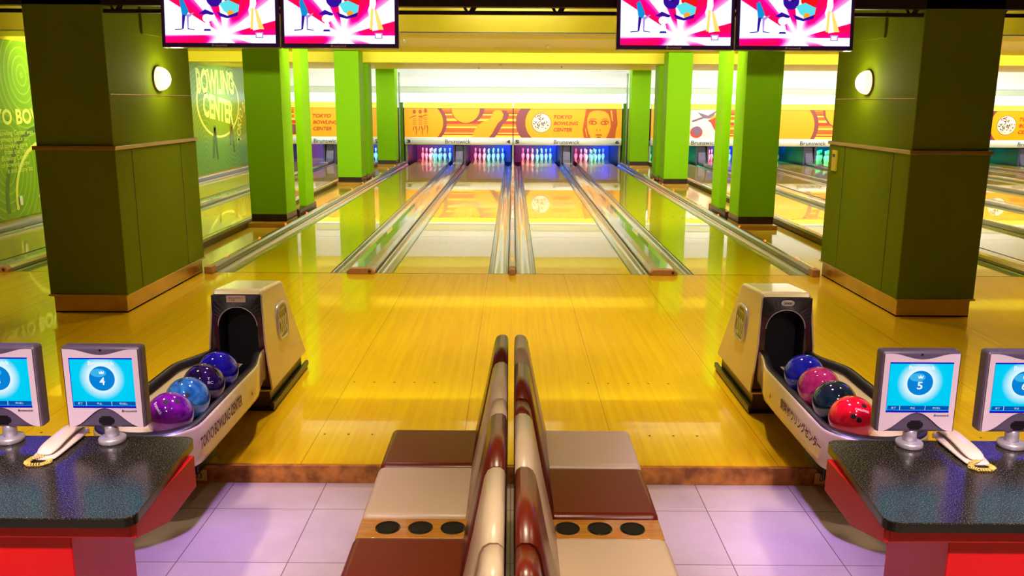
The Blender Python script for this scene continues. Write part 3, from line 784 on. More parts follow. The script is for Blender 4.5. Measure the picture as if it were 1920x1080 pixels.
# ---------------------------------------------------------------- pillars
def big_pillar(s, lab):
    t = thing('pillar', lab, 'pillar', (s*3.80, -0.9, 0), group='large olive pillars')
    hx, hy = 0.335, 0.93
    MB().box(-hx, hx, -hy, hy, 0.165, 3.39, M_OLIVE, 0.006).build('shaft', t)
    a0, a1 = (-hx-0.012, hx+0.012)
    MB().box(a0, a1, -hy-0.012, hy+0.012, 0.165, 1.455, M_OLIVE, 0.006).build('lower_cladding', t)
    k = MB(); k.box(a0+0.02, a1-0.02, -hy+0.01, hy-0.01, 0.0, 0.165, M_COPPER); k.box(a0+0.02, a1-0.02, -hy+0.01, hy-0.01, 0.0, 0.012, M_BLACK)
    k.build('kickplate', t)
    MB().box(a0-0.012, a1+0.012, -hy-0.024, hy+0.024, 0.155, 0.172, M_COPPER, 0.003).build('bottom_lip', t)
    MB().box(a0-0.015, a1+0.015, -hy-0.03, hy+0.03, 1.455, 1.49, M_BRASS, 0.004).build('trim_band', t)
    xs = -s*(hx+0.012)
    sm = MB()
    for y in (-0.62, 0.5):
        sm.box(min(xs, xs-s*0.003), max(xs, xs-s*0.003), y-0.003, y+0.003, 0.18, 1.45, M_DARKKICK)
    sm.build('panel_seam', t)
    sm = MB()
    xs = -s*hx
    q0, q1 = sorted((xs, xs-s*0.006))
    sm.box(q0, q1, -hy+0.02, hy-0.01, 1.93, 1.936, M_BRASS)
    sm.build('upper_seam', t)
    p = MB(); q0, q1 = sorted((xs, xs-s*0.02))
    p.box(q0, q1, -0.2, hy-0.01, 2.49, 3.3, M_OLIVE, 0.004); p.build('access_panel', t)
    return t
big_pillar(-1, 'large olive green pillar beside the left ball return')
big_pillar(1, 'large olive green pillar beside the right ball return')
def lane_pillar(s_, y0, top, lab):
    t = thing('pillar', lab, 'pillar', (s_*3.735, y0+0.275, 0), group='lime pillars along the lanes')
    hx, hy = 0.275, 0.275
    MB().box(-hx-0.004, hx+0.004, -hy-0.18, hy+0.05, 0.001, 0.07, M_PINE, 0.004).build('plinth', t)
    MB().box(-hx+0.006, hx-0.006, -hy+0.006, hy+0.06, 0.07, 0.18, M_DARKKICK).build('kickplate', t)
    MB().box(-hx, hx, -hy, hy, 0.18, top, M_LIME, 0.005).build('shaft', t)
    return t
for s_, sd in ((-1, 'left'), (1, 'right')):
    lane_pillar(s_, 3.55, 2.99, 'lime green square pillar nearest on the %s side of the lanes' % sd)
    lane_pillar(s_, 10.0, 2.99, 'lime green square pillar, middle one on the %s side of the lanes' % sd)
    lane_pillar(s_, 15.7, 3.24, 'lime green square pillar furthest back on the %s side' % sd)
    for y, top, wd in ((4.75, 2.99, 'nearest'), (11.1, 2.765, 'middle')):
        t = thing('duct_post', 'slim green post behind the %s %s lime pillar' % (wd, sd), 'post', (s_*3.515, y, 0), group='slim green posts')
        MB().box(-0.06, 0.06, 0, 0.55, 0.16, top, M_LIME, 0.004).build('shaft', t)
        MB().box(-0.058, 0.055, -0.43, 0.75, 0.001, 0.16, M_DARKKICK, 0.02).build('kick_box', t)

# wall sconces on the big pillars
M_SCON = mat('sconce_glass', (255, 226, 206), 0.3, emit=1.3)
for s, d in ((-1, 'left'), (1, 'right')):
    x = s*3.465
    t = thing('wall_sconce', 'glowing white half-dome sconce on the %s olive pillar' % d, 'wall lamp', (x, -0.80, 2.09), group='pillar sconces')
    g = MB(); g.sphere((-s*0.012, 0, 0), 0.115, M_SCON, 32, 20, (0.95, 1, 1))
    bmesh.ops.bisect_plane(g.bm, geom=g.bm.verts[:]+g.bm.edges[:]+g.bm.faces[:], plane_co=(-s*0.012, 0, 0), plane_no=(s, 0, 0), clear_outer=True)
    g.build('glass_shade', t)
    MB().cyl((0, 0, 0), (-s*0.014, 0, 0), 0.12, 0.12, M_BRASS, 32).build('backplate', t)
    point('sconce_bulb', (x-s*0.20, -0.80, 2.10), 9.0, (1.0, 0.9, 0.5), 0.05)
t = thing('control_box', 'small yellow wall control plate on the right olive pillar', 'control box', (3.453, -0.13, 1.18), group=None)
MB().box(-0.022, 0.0, -0.09, 0.03, 0, 0.22, M_FASC, 0.004).build('cover', t)
MB().box(-0.026, -0.022, -0.06, -0.0, 0.15, 0.18, M_BLACK).build('button', t)

# ceiling sprinklers
for i, (x, y, z) in enumerate(((-2.0, 6.6, 3.0), (0.7, 8.2, 3.0), (-0.9, 13.2, 2.77), (1.2, 12.2, 2.77), (-0.3, 11.3, 2.77))):
    t = thing('ceiling_sprinkler', ['small sprinkler in the ceiling recess left of centre', 'small sprinkler in the ceiling recess right of centre', 'small sprinkler under the rear beam above lane 4', 'small sprinkler under the rear beam above lane 5', 'small sprinkler under the front of the rear beam, centre'][i], 'sprinkler', (x, y, z), group='ceiling sprinklers')
    MB().lathe([(0.035, -0.004), (0.03, -0.012), (0.012, -0.016), (0.01, -0.04), (0.022, -0.042), (0.022, -0.046)], M_METAL, 14).build('head', t)

# ================================================================ TELEVISIONS
def tv_screen_mat():
    m = bpy.data.materials.new('tv_starburst'); m.use_nodes = True
    nt = m.node_tree; N = nt.nodes; L = nt.links; nt.nodes.remove(N['Principled BSDF'])
    tc = N.new('ShaderNodeTexCoord'); sp = N.new('ShaderNodeSeparateXYZ'); L.new(tc.outputs['Object'], sp.inputs[0])
    def mth(op, a, b=None, c=None):
        n = N.new('ShaderNodeMath'); n.operation = op
        for i, v in enumerate((a, b, c)):
            if v is None: continue
            if isinstance(v, (int, float)): n.inputs[i].default_value = v
            else: L.new(v, n.inputs[i])
        return n.outputs[0]
    dx = mth('SUBTRACT', sp.outputs['X'], 0.03); dz = mth('SUBTRACT', sp.outputs['Z'], 0.10)
    ang = mth('ARCTAN2', dz, dx); rad = mth('SQRT', mth('ADD', mth('MULTIPLY', dx, dx), mth('MULTIPLY', dz, dz)))
    sw = mth('SINE', mth('ADD', mth('MULTIPLY', ang, 8.0), mth('MULTIPLY', mth('SINE', mth('MULTIPLY', ang, 3.0)), 1.3)))
    k = mth('MULTIPLY', mth('SUBTRACT', sw, -0.05), 5.0)
    k = mth('MULTIPLY', mth('MINIMUM', mth('MAXIMUM', k, 0.0), 1.0), mth('MINIMUM', mth('MAXIMUM', mth('MULTIPLY', mth('SUBTRACT', rad, 0.05), 8.0), 0.0), 1.0))
    r = N.new('ShaderNodeValToRGB')
    e = r.color_ramp.elements
    e[0].position = 0.0; e[0].color = srgb((236, 248, 255)); e[1].position = 1.0; e[1].color = srgb((235, 10, 20))
    a = e.new(0.45); a.color = srgb((255, 80, 190)); a = e.new(0.62); a.color = srgb((240, 0, 150))
    k2 = mth('MULTIPLY', k, mth('ADD', mth('MULTIPLY', mth('SINE', mth('MULTIPLY', ang, 8.0)), 0.3), 0.62))
    L.new(k2, r.inputs['Fac'])
    em = N.new('ShaderNodeEmission'); em.inputs[1].default_value = 1.25; L.new(r.outputs['Color'], em.inputs[0])
    L.new(em.outputs[0], N['Material Output'].inputs[0])
    return m
M_TV = tv_screen_mat()
T_PU = emis('screen_purple', (52, 16, 150), 1.1); T_BL = emis('screen_blue', (20, 140, 210), 1.1); T_CY = emis('screen_cyan', (90, 220, 230), 1.1)
T_YE = emis('screen_yellow', (250, 220, 110), 1.1); T_OR = emis('screen_orange', (255, 160, 40), 1.1); T_WH = emis('screen_white', (250, 250, 250), 1.2); T_LI = emis('screen_lilac', (180, 140, 220), 1.1); T_BK = emis('screen_black', (10, 6, 30), 1)
T_RD = emis('screen_red', (235, 20, 20), 1.1)
TW, THH = 0.975, 0.575
def tv(x, lab):
    t = thing('television', lab, 'television', (x, -2.0, 2.315), group='hanging score screens')
    t.rotation_euler = (math.radians(-5), 0, 0)
    b_ = MB().box(-TW/2, TW/2, 0.0, 0.07, 0, THH, M_BEZEL, 0.006); b_.box(-TW/2+0.1, TW/2-0.1, 0.07, 0.11, 0.08, THH-0.08, M_BLACK, 0.01)
    bz = b_.build('casing', t)
    sc = MB().box(-TW/2+0.032, TW/2-0.032, -0.002, 0.002, 0.035, THH-0.03, M_TV)
    so = sc.build('screen', t)
    A = Art(MB(), TW-0.064, THH-0.065, -0.003)
    def E(x0, y0, w, h, m, rot=0): A.circ(x0, y0, w, m, h, 24, rot)
    asp = (TW-0.064)/(THH-0.065)
    # generic shapes of the screen saver: a ball, ribbons and bowling pins
    E(0.455, 0.70, 0.13, 0.13, T_PU); E(0.44, 0.735, 0.03, 0.03, T_LI); E(0.47, 0.70, 0.012, 0.012, T_BK); E(0.485, 0.725, 0.012, 0.012, T_BK)
    E(0.62, 0.72, 0.14, 0.13, T_RD)
    A.poly([(0.50, 0.62), (0.58, 0.68), (0.68, 0.60), (0.67, 0.50), (0.60, 0.44), (0.54, 0.50)], T_CY)
    E(0.60, 0.47, 0.055, 0.05, T_OR)
    A.poly([(0.47, 0.50), (0.50, 0.42), (0.57, 0.39), (0.66, 0.43), (0.67, 0.49), (0.57, 0.43)], T_PU)
    A.poly([(0.14, 0.66), (0.17, 0.70), (0.22, 0.50), (0.20, 0.42), (0.16, 0.44)], T_BL)
    A.poly([(0.16, 0.44), (0.19, 0.44), (0.17, 0.22), (0.155, 0.22)], T_PU); A.poly([(0.20, 0.44), (0.27, 0.48), (0.25, 0.44), (0.22, 0.40), (0.215, 0.22), (0.205, 0.22)], T_LI)
    A.poly([(0.09, 0.20), (0.16, 0.21), (0.16, 0.225), (0.09, 0.215)], T_PU); A.poly([(0.205, 0.215), (0.27, 0.20), (0.27, 0.21), (0.21, 0.23)], T_PU)
    A.poly([(0.31, 0.46), (0.37, 0.53), (0.45, 0.47), (0.44, 0.44), (0.34, 0.45)], T_PU); E(0.385, 0.39, 0.075, 0.065, T_WH); E(0.385, 0.27, 0.05, 0.07, T_WH); A.poly([(0.35, 0.19), (0.42, 0.19), (0.41, 0.22), (0.36, 0.22)], T_PU)
    # pin with yellow stripes
    A.poly([(0.78, 0.72), (0.83, 0.74), (0.835, 0.62), (0.82, 0.54), (0.86, 0.22), (0.80, 0.20), (0.76, 0.52), (0.775, 0.6)], T_WH)
    A.poly([(0.79, 0.55), (0.81, 0.55), (0.80, 0.22), (0.775, 0.22)], T_YE); A.poly([(0.85, 0.22), (0.90, 0.22), (0.84, 0.52), (0.82, 0.54)], T_YE)
    A.poly([(0.82, 0.08), (0.89, 0.08), (0.89, 0.17), (0.82, 0.17)], T_LI); A.poly([(0.83, 0.095), (0.88, 0.095), (0.88, 0.155), (0.83, 0.155)], T_WH)
    ar = A.mb.build('picture', so); ar.location = (0, 0, 0.035)
    text('Brunswick', 0.13, 0.018, M_WINK, bz, facing(-0.01, -0.002, 0.017), bold=0.01, shear=0.2)
    MB().box(-0.05, 0.05, 0.10, 0.22, 0.25, 0.34, M_BLACK).build('bracket', t)
    return t
tv(-2.42, 'hanging television showing pink starburst, outer screen of the left pair')
tv(-1.435, 'hanging television showing pink starburst, inner screen of the left pair')
tv(1.34, 'hanging television showing pink starburst, inner screen of the right pair')
tv(2.325, 'hanging television showing pink starburst, outer screen of the right pair')
tr = thing('ceiling_truss', 'dark painted steel truss carrying the hanging televisions', 'truss', (0, -1.78, 2.62))
MB().box(-7.5, 9.0, -0.02, 0.02, -0.015, 0.017, M_DTRUSS, 0.004).build('lower_chord', tr)
MB().box(-7.5, 9.0, -0.05, 0.05, 0.045, 0.19, M_DTRUSS, 0.004).build('cable_tray', tr)
MB().box(-7.5, 9.0, -0.02, 0.02, 0.30, 0.34, M_DTRUSS, 0.004).build('upper_chord', tr)
for i in range(22):
    x = -7.1+i*0.748
    w_ = MB(); w_.cyl((x, 0, 0.0), (x+0.05, 0, 0.08), 0.016, 0.016, M_DTRUSS, 8); w_.cyl((x+0.02, 0, 0.0), (x+0.20, 0, 0.32), 0.012, 0.012, M_DTRUSS, 8); w_.cyl((x-0.02, 0, 0.0), (x-0.20, 0, 0.32), 0.012, 0.012, M_DTRUSS, 8)
    w_.build('web_member', tr)
for x in (-6, -3, 0, 3, 6):
    MB().cyl((x, 0, 0.33), (x, 0, 0.775), 0.012, 0.012, M_DTRUSS, 8).build('hanger_rod', tr)

# ================================================================ BALL RETURNS
BALLM = {
 'blue': marbled('ball_blue', (20, 20, 230), (12, 10, 180)), 'violet': marbled('ball_dark_purple', (52, 20, 120), (22, 8, 66)),
 'azure': marbled('ball_azure', (60, 150, 205), (8, 84, 160), 9), 'magenta': marbled('ball_magenta', (150, 20, 160), (96, 6, 120), 8),
 'royal': marbled('ball_royal', (28, 56, 230), (14, 26, 190)), 'pink': marbled('ball_pink', (220, 60, 150), (190, 40, 110), 14),
 'teal': marbled('ball_dark_teal', (14, 54, 62), (10, 24, 40)), 'red': marbled('ball_red', (240, 20, 24), (225, 10, 50), 5)}
RB = 0.1085
def onball(d, r=RB):
    return Vector(d).normalized()*r
def ball(x, y, z, key, lab, holes=(), word=None, mark=None):
    t = thing('bowling_ball', lab, 'bowling ball', (x, y, z))
    MB().sphere((0, 0, 0), RB, BALLM[key], 64, 32).build('shell', t)
    for h in holes:
        d = Vector(h).normalized(); q = d.to_track_quat('Z', 'Y'); hb = MB()
        ring = [hb.bm.verts.new((q@Vector((0.0125*math.cos(a), 0.0125*math.sin(a), 0)) + d*RB).normalized()*(RB+0.0006)) for a in [2*PI*i/20 for i in range(20)]]
        c = hb.bm.verts.new(d*(RB+0.0006)); hb._fin([hb.bm.faces.new((ring[i], ring[(i+1) % 20], c)) for i in range(20)], M_DKVOID)
        hb.build('finger_hole', t)
    if word:
        body, d, up, w_, h_ = word
        d = Vector(d).normalized(); ex = Vector(up).cross(d).normalized(); ey = d.cross(ex)
        text(body, w_, h_, M_WINK, t, Matrix.Identity(4), bold=0.01, fn=lambda v: (d*RB+ex*v.x+ey*v.y).normalized()*(RB+0.0007))
    return t
CAMDIR = (0.35, -0.85, 0.4)
def ball_return(s, lab):
    """s=-1: unit at the left; +1: mirrored unit at the right"""
    t = thing('ball_return', lab, 'ball return', (s*1.66, -4.25, 0), group='ball returns')
    def X(v): return -s*v           # v>0 = towards the middle of the hall
    # hood: side profile in (y,z), tapering towards the top
    h = MB()
    prof = [(0.0, 0.13), (-0.02, 0.45), (0.02, 0.74), (0.05, 0.765), (0.44, 0.735), (0.475, 0.715), (0.84, 0.13)]
    def wid(z): return 0.195-0.045*(z-0.13)/0.63
    L_, R_ = [], []
    for (y, z) in prof: L_.append(h.bm.verts.new((-wid(z), y, z))); R_.append(h.bm.verts.new((wid(z), y, z)))
    fs = [h.bm.faces.new(L_), h.bm.faces.new(R_[::-1])]
    n = len(prof)
    for i in range(n): 
        if i in (0, 1): continue                                    # the front is closed by the arch panel
        fs.append(h.bm.faces.new((L_[i], R_[i], R_[(i+1) % n], L_[(i+1) % n])))
    bmesh.ops.recalc_face_normals(h.bm, faces=fs); h._fin(fs, M_CREAM)
    r2 = bmesh.ops.bevel(h.bm, geom=[e for e in h.bm.edges if len(e.link_faces) == 2], offset=0.016, segments=4, affect='EDGES', profile=0.5); h._fin(r2['faces'], M_CREAM, True)
    hood = h.build('hood', t)
    md = hood.modifiers.new('solid', 'SOLIDIFY'); md.thickness = 0.01; md.offset = -1
    # front face panel with arched opening
    fr = MB(); y0 = 0.012
    def arch(w_, zb, zc, n=20): return [(-w_, zb)]+[(-w_*math.cos(PI*i/n), zc+w_*math.sin(PI*i/n)) for i in range(n+1)]+[(w_, zb)]
    zb = 0.30
    inner = arch(0.118, zb, 0.545)
    outer = [(-wid(zb)+0.012, zb), (-wid(0.545)+0.012, 0.545)]+[(-wid(0.72)+0.015+0.0, 0.55+0.19*min(1, (i+0.0)/5)) for i in range(1, 5)]
    # build as quads between the arch and the rectangle boundary
    def edgept(a):
        c, s_ = -math.cos(a), math.sin(a); hw = wid(0.62)-0.012; hh = 0.195
        k = min(hw/abs(c) if abs(c) > 1e-6 else 9, hh/abs(s_) if abs(s_) > 1e-6 else 9)
        return (c*k, 0.545+s_*k)
    NA = 24
    ins = [(-0.118*math.cos(PI*i/NA), 0.545+0.118*math.sin(PI*i/NA)) for i in range(NA+1)]
    outs = [edgept(PI*i/NA) for i in range(NA+1)]
    ins = [(-0.118, 0.16)]+ins+[(0.118, 0.16)]; outs = [(-wid(0.16)+0.01, 0.16)]+outs+[(wid(0.16)-0.01, 0.16)]
    vi = [fr.bm.verts.new((x, y0, z)) for x, z in ins]; vo = [fr.bm.verts.new((x, y0-0.012, z)) for x, z in outs]; vb = [fr.bm.verts.new((x, y0+0.16, z-0.0)) for x, z in ins]
    for i in range(len(ins)-1):
        f = fr.bm.faces.new((vi[i], vi[i+1], vo[i+1], vo[i])); z = (outs[i][1]+ins[i][1])/2
        fr._fin([f], M_BLACK if z > 0.60 else M_MAROON)
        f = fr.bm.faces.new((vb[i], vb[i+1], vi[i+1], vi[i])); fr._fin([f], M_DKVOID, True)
    fr.build('front_panel', t)
    MB().tube([(x, 0.008, z) for x, z in ins[1:-1]], 0.004, M_SILVER, 6).build('arch_trim', t)
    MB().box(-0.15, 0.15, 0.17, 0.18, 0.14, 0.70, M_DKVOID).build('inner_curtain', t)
    if s < 0:
        l_ = MB().box(-0.055, 0.06, -0.006, 0.0, 0.695, 0.735, M_TAPE); lo = l_.build('notice_sticker', t)
        text('\u6307\u3092\u306f\u3055\u307e\u306a\u3044\n\u3054\u6ce8\u610f', 0.09, 0.026, M_INK, lo, facing(0.003, -0.0065, 0.715))
    else:
        l_ = MB().prism([(math.cos(a)*0.028+(0.012 if math.cos(a) > 0 else -0.012), 0.708+math.sin(a)*0.018) for a in [2*PI*i/24+0.01 for i in range(24)]], 'y', -0.006, 0.0, M_WINK); lo = l_.build('round_badge', t)
        text('2000', 0.05, 0.014, M_BLK_INK, lo, facing(0, -0.0065, 0.706), bold=0.03)
    # oval badge on the side facing the middle of the hall
    sx = X(1)
    ovm = mat('badge_metal', (120, 110, 70), 0.3, metal=0.8)
    def sidept(y, z, off): # on the tapered side
        return (sx*(wid(z)+off), y, z)
    bd = MB(); ov = []; NO = 32
    for i in range(NO):
        a = 2*PI*i/NO; yy = 0.36+0.115*math.copysign(abs(math.cos(a))**0.55, math.cos(a)); zz = 0.49+0.12*math.copysign(abs(math.sin(a))**0.55, math.sin(a))+0.0*(yy-0.3)
        ov.append((yy, zz))
    A_ = [bd.bm.verts.new(sidept(y, z, 0.0)) for y, z in ov]; B_ = [bd.bm.verts.new(sidept(y, z, 0.01)) for y, z in ov]
    C_ = [bd.bm.verts.new(sidept(0.36+(y-0.36)*0.86, 0.49+(z-0.49)*0.88, 0.010)) for y, z in ov]
    D_ = [bd.bm.verts.new(sidept(0.36+(y-0.36)*0.84, 0.49+(z-0.49)*0.85, 0.005)) for y, z in ov]
    f1 = [bd.bm.faces.new((A_[i], A_[(i+1) % NO], B_[(i+1) % NO], B_[i])) for i in range(NO)]
    f2 = [bd.bm.faces.new((B_[i], B_[(i+1) % NO], C_[(i+1) % NO], C_[i])) for i in range(NO)]
    f3 = [bd.bm.faces.new((C_[i], C_[(i+1) % NO], D_[(i+1) % NO], D_[i])) for i in range(NO)]
    f4 = [bd.bm.faces.new(D_)]
    bmesh.ops.recalc_face_normals(bd.bm, faces=f1+f2+f3+f4)
    bd._fin(f1+f2+f3, M_SILVER, True); bd._fin(f4, ovm)
    bo = bd.build('side_badge', t)
    up = Vector((0, 0, 1)); ex = Vector((0, 1, 0)) if sx > 0 else Vector((0, -1, 0))
    mt = frame((sx*(wid(0.46)+0.0085), 0.36, 0.465), ex, Vector((-sx*0.07, 0, 1)))
    text('2000', 0.17, 0.12, M_SILVER, bo, mt, bold=0.02)
    mt = frame((sx*(wid(0.56)+0.0085), 0.36, 0.568), ex, Vector((-sx*0.07, 0, 1)))
    text('Brunswick', 0.13, 0.018, M_SILVER, bo, mt, bold=0.01)
    # metal foot
    ft = MB(); ft.box(-0.165, 0.165, 0.03, 0.80, 0.015, 0.14, mat('foot_metal', (110, 98, 70), 0.35, metal=0.6)); ft.box(-0.19, 0.19, 0.01, 0.87, 0.0, 0.02, M_BLACK, 0.004); ft.build('base_frame', t)
    for q in (-1, 1):
        MB().box(q*0.185-0.012, q*0.185+0.012, 0.0, 0.88, 0.02, 0.055, M_DARKKICK, 0.004).build('base_rail', t)
    # rack: a long tray with round end
    RW = 0.25; cx = X(-0.04)             # the balls lie off the centre of the two-sided tray
    YE, YB = -1.17, 0.06
    def outline(hw, y_end, n=16, yb=YB):
        r_ = hw*0.92; p = []
        NY = 12
        def hwy(y):
            k = max(0, min(1, (-0.02-y)/0.34)); k = k*k*(3-2*k)
            return k
        def xr(y): return (cx+0.03*(1-hwy(y))*(1 if cx < X(0) else -1))
        def hh(y): return hw-0.085*(1-hwy(y))
        for q in range(NY+1):
            y = yb+(-0.40-yb)*q/NY; p.append((xr(y)+hh(y), y))
        for i in range(n+1):
            a = PI*i/n; p.append((cx+hw*math.cos(a), y_end-r_*math.sin(a)*0.9))
        for q in range(NY+1):
            y = -0.40+(yb+0.40)*q/NY; p.append((xr(y)-hh(y), y))
        return p
    def loft(rows, m, name, parent=t, smooth=True, cap=False):
        b = MB(); vr = [[b.bm.verts.new((x, y, z(y) if callable(z) else z)) for x, y in o_] for o_, z in rows]
        fs_ = []
        for a, c in zip(vr, vr[1:]):
            for i in range(len(a)-1): fs_.append(b.bm.faces.new((a[i], a[i+1], c[i+1], c[i])))
        if cap: fs_.append(b.bm.faces.new(vr[-1]))
        bmesh.ops.recalc_face_normals(b.bm, faces=fs_)
        b._fin(fs_, m, smooth)
        return b.build(name, parent)
    ztop = lambda y: 0.402-0.004*max(0, min(1, -y))
    shell = loft([(outline(RW-0.02, YE+0.02), 0.195), (outline(RW-0.004, YE), 0.21), (outline(RW, YE), 0.24), (outline(RW, YE), 0.385), (outline(RW-0.006, YE), ztop)], M_CREAM, 'rack_shell')
    shell.modifiers.new('solid', 'SOLIDIFY').thickness = 0.006
    loft([(outline(RW-0.006, YE), ztop), (outline(RW-0.012, YE+0.005), lambda y: ztop(y)+0.008), (outline(RW-0.042, YE+0.035), lambda y: ztop(y)+0.004), (outline(RW-0.052, YE+0.04), lambda y: ztop(y)-0.03)], M_RUBBER, 'rubber_rim')
    # inner cream apron sloping to the dark track under the balls
    tx0, tx1 = X(0.02)-0.075, X(0.02)+0.075
    ap = MB()
    zo = 0.362; zi = 0.305
    xa, xb = cx-RW+0.05, cx+RW-0.05
    yA, yB = YE+0.0, 0.02
    ol = outline(RW-0.045, YE+0.03); nn = len(ol)
    for k_ in range(nn-1):
        (x_1, y_1), (x_2, y_2) = ol[k_], ol[k_+1]
        c1 = (min(max(x_1, tx0), tx1), max(y_1, YE+0.02)); c2 = (min(max(x_2, tx0), tx1), max(y_2, YE+0.02))
        if x_1 > tx1: c1 = (tx1, c1[1])
        if x_2 > tx1: c2 = (tx1, c2[1])
        f_ = [(x_1, y_1, zo), (x_2, y_2, zo), (c2[0], c2[1], zi)]
        if (Vector((*c1, 0))-Vector((*c2, 0))).length > 1e-5: f_.append((c1[0], c1[1], zi))
        if (Vector(f_[1])-Vector(f_[2])).length > 1e-4: ap._fin([ap.bm.faces.new([ap.bm.verts.new(v_) for v_ in f_])], M_CREAM, False)
    apo = ap.build('inner_apron', t)
    tk = MB(); tk.prism([(tx0-0.004, 0.322), (tx0+0.02, 0.30), (tx0+0.04, 0.285), (tx1-0.04, 0.285), (tx1-0.02, 0.30), (tx1+0.004, 0.322), (tx1, 0.26), (tx0, 0.26)], 'y', YE-0.05, 0.06, M_BLACK); tk.build('ball_track', t)
    st = MB().box(X(0.0)-0.035, X(0.0)+0.035, -0.12, -0.05, 0.323, 0.3245, M_TAPE); st.box(X(0.0)-0.022, X(0.0)+0.022, -0.108, -0.062, 0.3246, 0.3255, M_PINRED); st.build('warning_sticker', t)
    # writing on the outer side
    xs = cx+sx*(RW+0.0065)
    ex = Vector((0, 1, 0)) if sx > 0 else Vector((0, -1, 0))
    ys_ = -1.23 if sx > 0 else -0.63
    body = 'TOKYO BOWLING CENTER' if s < 0 else '\u6771\u4eac\u30dc\u30a6\u30ea\u30f3\u30b0\u30bb\u30f3\u30bf\u30fc'
    text(body, 0.60, 0.06, M_INK, t, frame((xs, ys_, 0.312), ex, (0, 0, 1)), bold=0.03, shear=0.1 if s < 0 else 0.0, align='L')
    tri = MB(); 
    yy = -0.46
    tri.poly([(xs, yy-0.012, 0.275), (xs, yy+0.012, 0.275), (xs, yy, 0.305)], M_INK); tri.build('warning_mark', t)
    lg_ = MB(); lg_.box(cx-0.10, cx+0.10, -0.90, -0.62, 0.0, 0.25, M_BLACK, 0.008); lg_.build('support_leg', t)
    return t
ball_return(-1, 'cream ball return with four balls left of the seats')
ball_return(1, 'cream ball return with four balls right of the seats')
BZ = 0.402
YB_ = [-5.335, -5.112, -4.889, -4.666]
ball(-1.64, YB_[0], BZ, 'magenta', 'glossy purple ball nearest the viewer in the left rack', holes=[(0.12, -0.62, 0.85), (-0.52, -0.9, 0.12), (0.55, -0.4, 0.8)], word=('Brunswick', (-0.18, -0.8, 0.62), (0.75, 0.2, 0.6), 0.075, 0.016))
ball(-1.64, YB_[1], BZ, 'azure', 'marbled light blue ball, second in the left rack', holes=[(0.30, -0.75, 0.42), (-0.2, -0.3, 1.0)])
ball(-1.64, YB_[2], BZ, 'violet', 'dark purple ball with small white crest, third in the left rack', word=('T\nBC', (0.62, -0.72, 0.42), (0, 0.3, 1), 0.03, 0.034))
ball(-1.64, YB_[3], BZ, 'blue', 'plain deep blue ball nearest the hood in the left rack')
ball(1.64, YB_[0], BZ, 'red', 'bright red ball nearest the viewer in the right rack', holes=[(-0.32, -0.85, 0.42), (-0.10, -0.92, 0.28), (0.25, -0.6, 0.85)], word=('CHALLENGER', (0.1, -0.75, 0.66), (0.25, 0.3, 0.9), 0.07, 0.011))
ball(1.64, YB_[1], BZ, 'teal', 'dark teal ball with one hole, second in the right rack', holes=[(0.22, -0.7, 0.62)])
ball(1.64, YB_[2], BZ, 'pink', 'marbled pink ball, third in the right rack')
ball(1.64, YB_[3], BZ, 'royal', 'plain royal blue ball nearest the hood in the right rack')
for s, num in ((-1, '03'), (1, '04')):
    t = thing('number_plate', 'small yellow number plate on the step beside the %s table' % ('left' if s < 0 else 'right'), 'plate', (s*1.65, -5.024, -0.088), group='step number plates')
    MB().box(-0.045, 0.045, -0.006, 0.0, 0.0, 0.062, mat('pale_yellow_plate', (226, 204, 120), 0.4), 0.002).build('plate', t)
    text(num, 0.04, 0.03, M_BLK_INK, t, facing(0.0, -0.0066, 0.031), bold=0.0)

# ================================================================ SEATS
def back_prof(s):
    p = [(0.014, 0.30), (0.014, 0.775), (0.018, 0.79), (0.03, 0.80), (0.052, 0.80), (0.068, 0.79), (0.078, 0.77), (0.092, 0.70), (0.115, 0.58), (0.145, 0.44), (0.175, 0.30)]
    return [(s*x, z-0.0) for x, z in p]
def bench(s, first, lab):
    t = thing('bench_seat', lab, 'bench', (0, 0, 0), group='padded benches')
    cols = [M_BROWNV, M_CREAMV]
    k = 0 if first == 'brown' else 1
    segs = [(-5.72, -5.30, 's'), (-6.165, -5.725, 's'), (-6.315, -6.17, 'c'), (-6.76, -6.32, 's'), (-7.205, -6.765, 's'), (-7.355, -7.21, 'c'), (-7.80, -7.36, 's'), (-8.245, -7.805, 's')]
    x0, x1 = sorted((s*0.012, s*0.53))
    MB().box(min(s*0.06, s*0.50), max(s*0.06, s*0.50), -8.23, -5.33, -0.10, 0.22, mat('bench_base_panel', (60, 40, 30), 0.5)).build('base', t)
    for a, b_, kd in segs:
        if kd == 's':
            m = cols[k % 2]
            xa, xb = sorted((s*0.10, s*0.575))
            c = MB(); c.box(xa, xb, a, b_, 0.20, 0.325, m, 0.028, 4)
            # slight crown of the upholstery
            for v in c.bm.verts:
                if v.co.z > 0.31:
                    u = (v.co.y-a)/(b_-a)*2-1; q = (v.co.x-xa)/(xb-xa)*2-1
                    v.co.z += 0.012*(1-u*u)*(1-q*q)
            c.build('seat_cushion', t)
            MB().prism(back_prof(s), 'y', a, b_, m, 0.0, smooth=True).build('back_cushion', t)
            k += 1
        else:
            xa, xb = sorted((s*0.10, s*0.57))
            co = MB().box(xa, xb, a, b_, 0.20, 0.312, M_OAK, 0.004).build('drink_console', t)
            for xx in (0.215, 0.337, 0.46):
                cp = MB()
                cp.lathe([(0.041, 0.0), (0.045, 0.002), (0.047, 0.003), (0.047, 0.0)], M_BLACK, 28, s*xx, (a+b_)/2, 0.312)
                cp.cyl((s*xx, (a+b_)/2, 0.3125), (s*xx, (a+b_)/2, 0.3132), 0.039, 0.039, M_DKVOID, 28)
                cp.build('cup_holder', co)
            m = cols[(k-1) % 2]
            MB().prism([(x*0.94, z-0.004) for x, z in back_prof(s)], 'y', a-0.004, b_+0.004, m, smooth=True).build('back_filler', t)
    return t
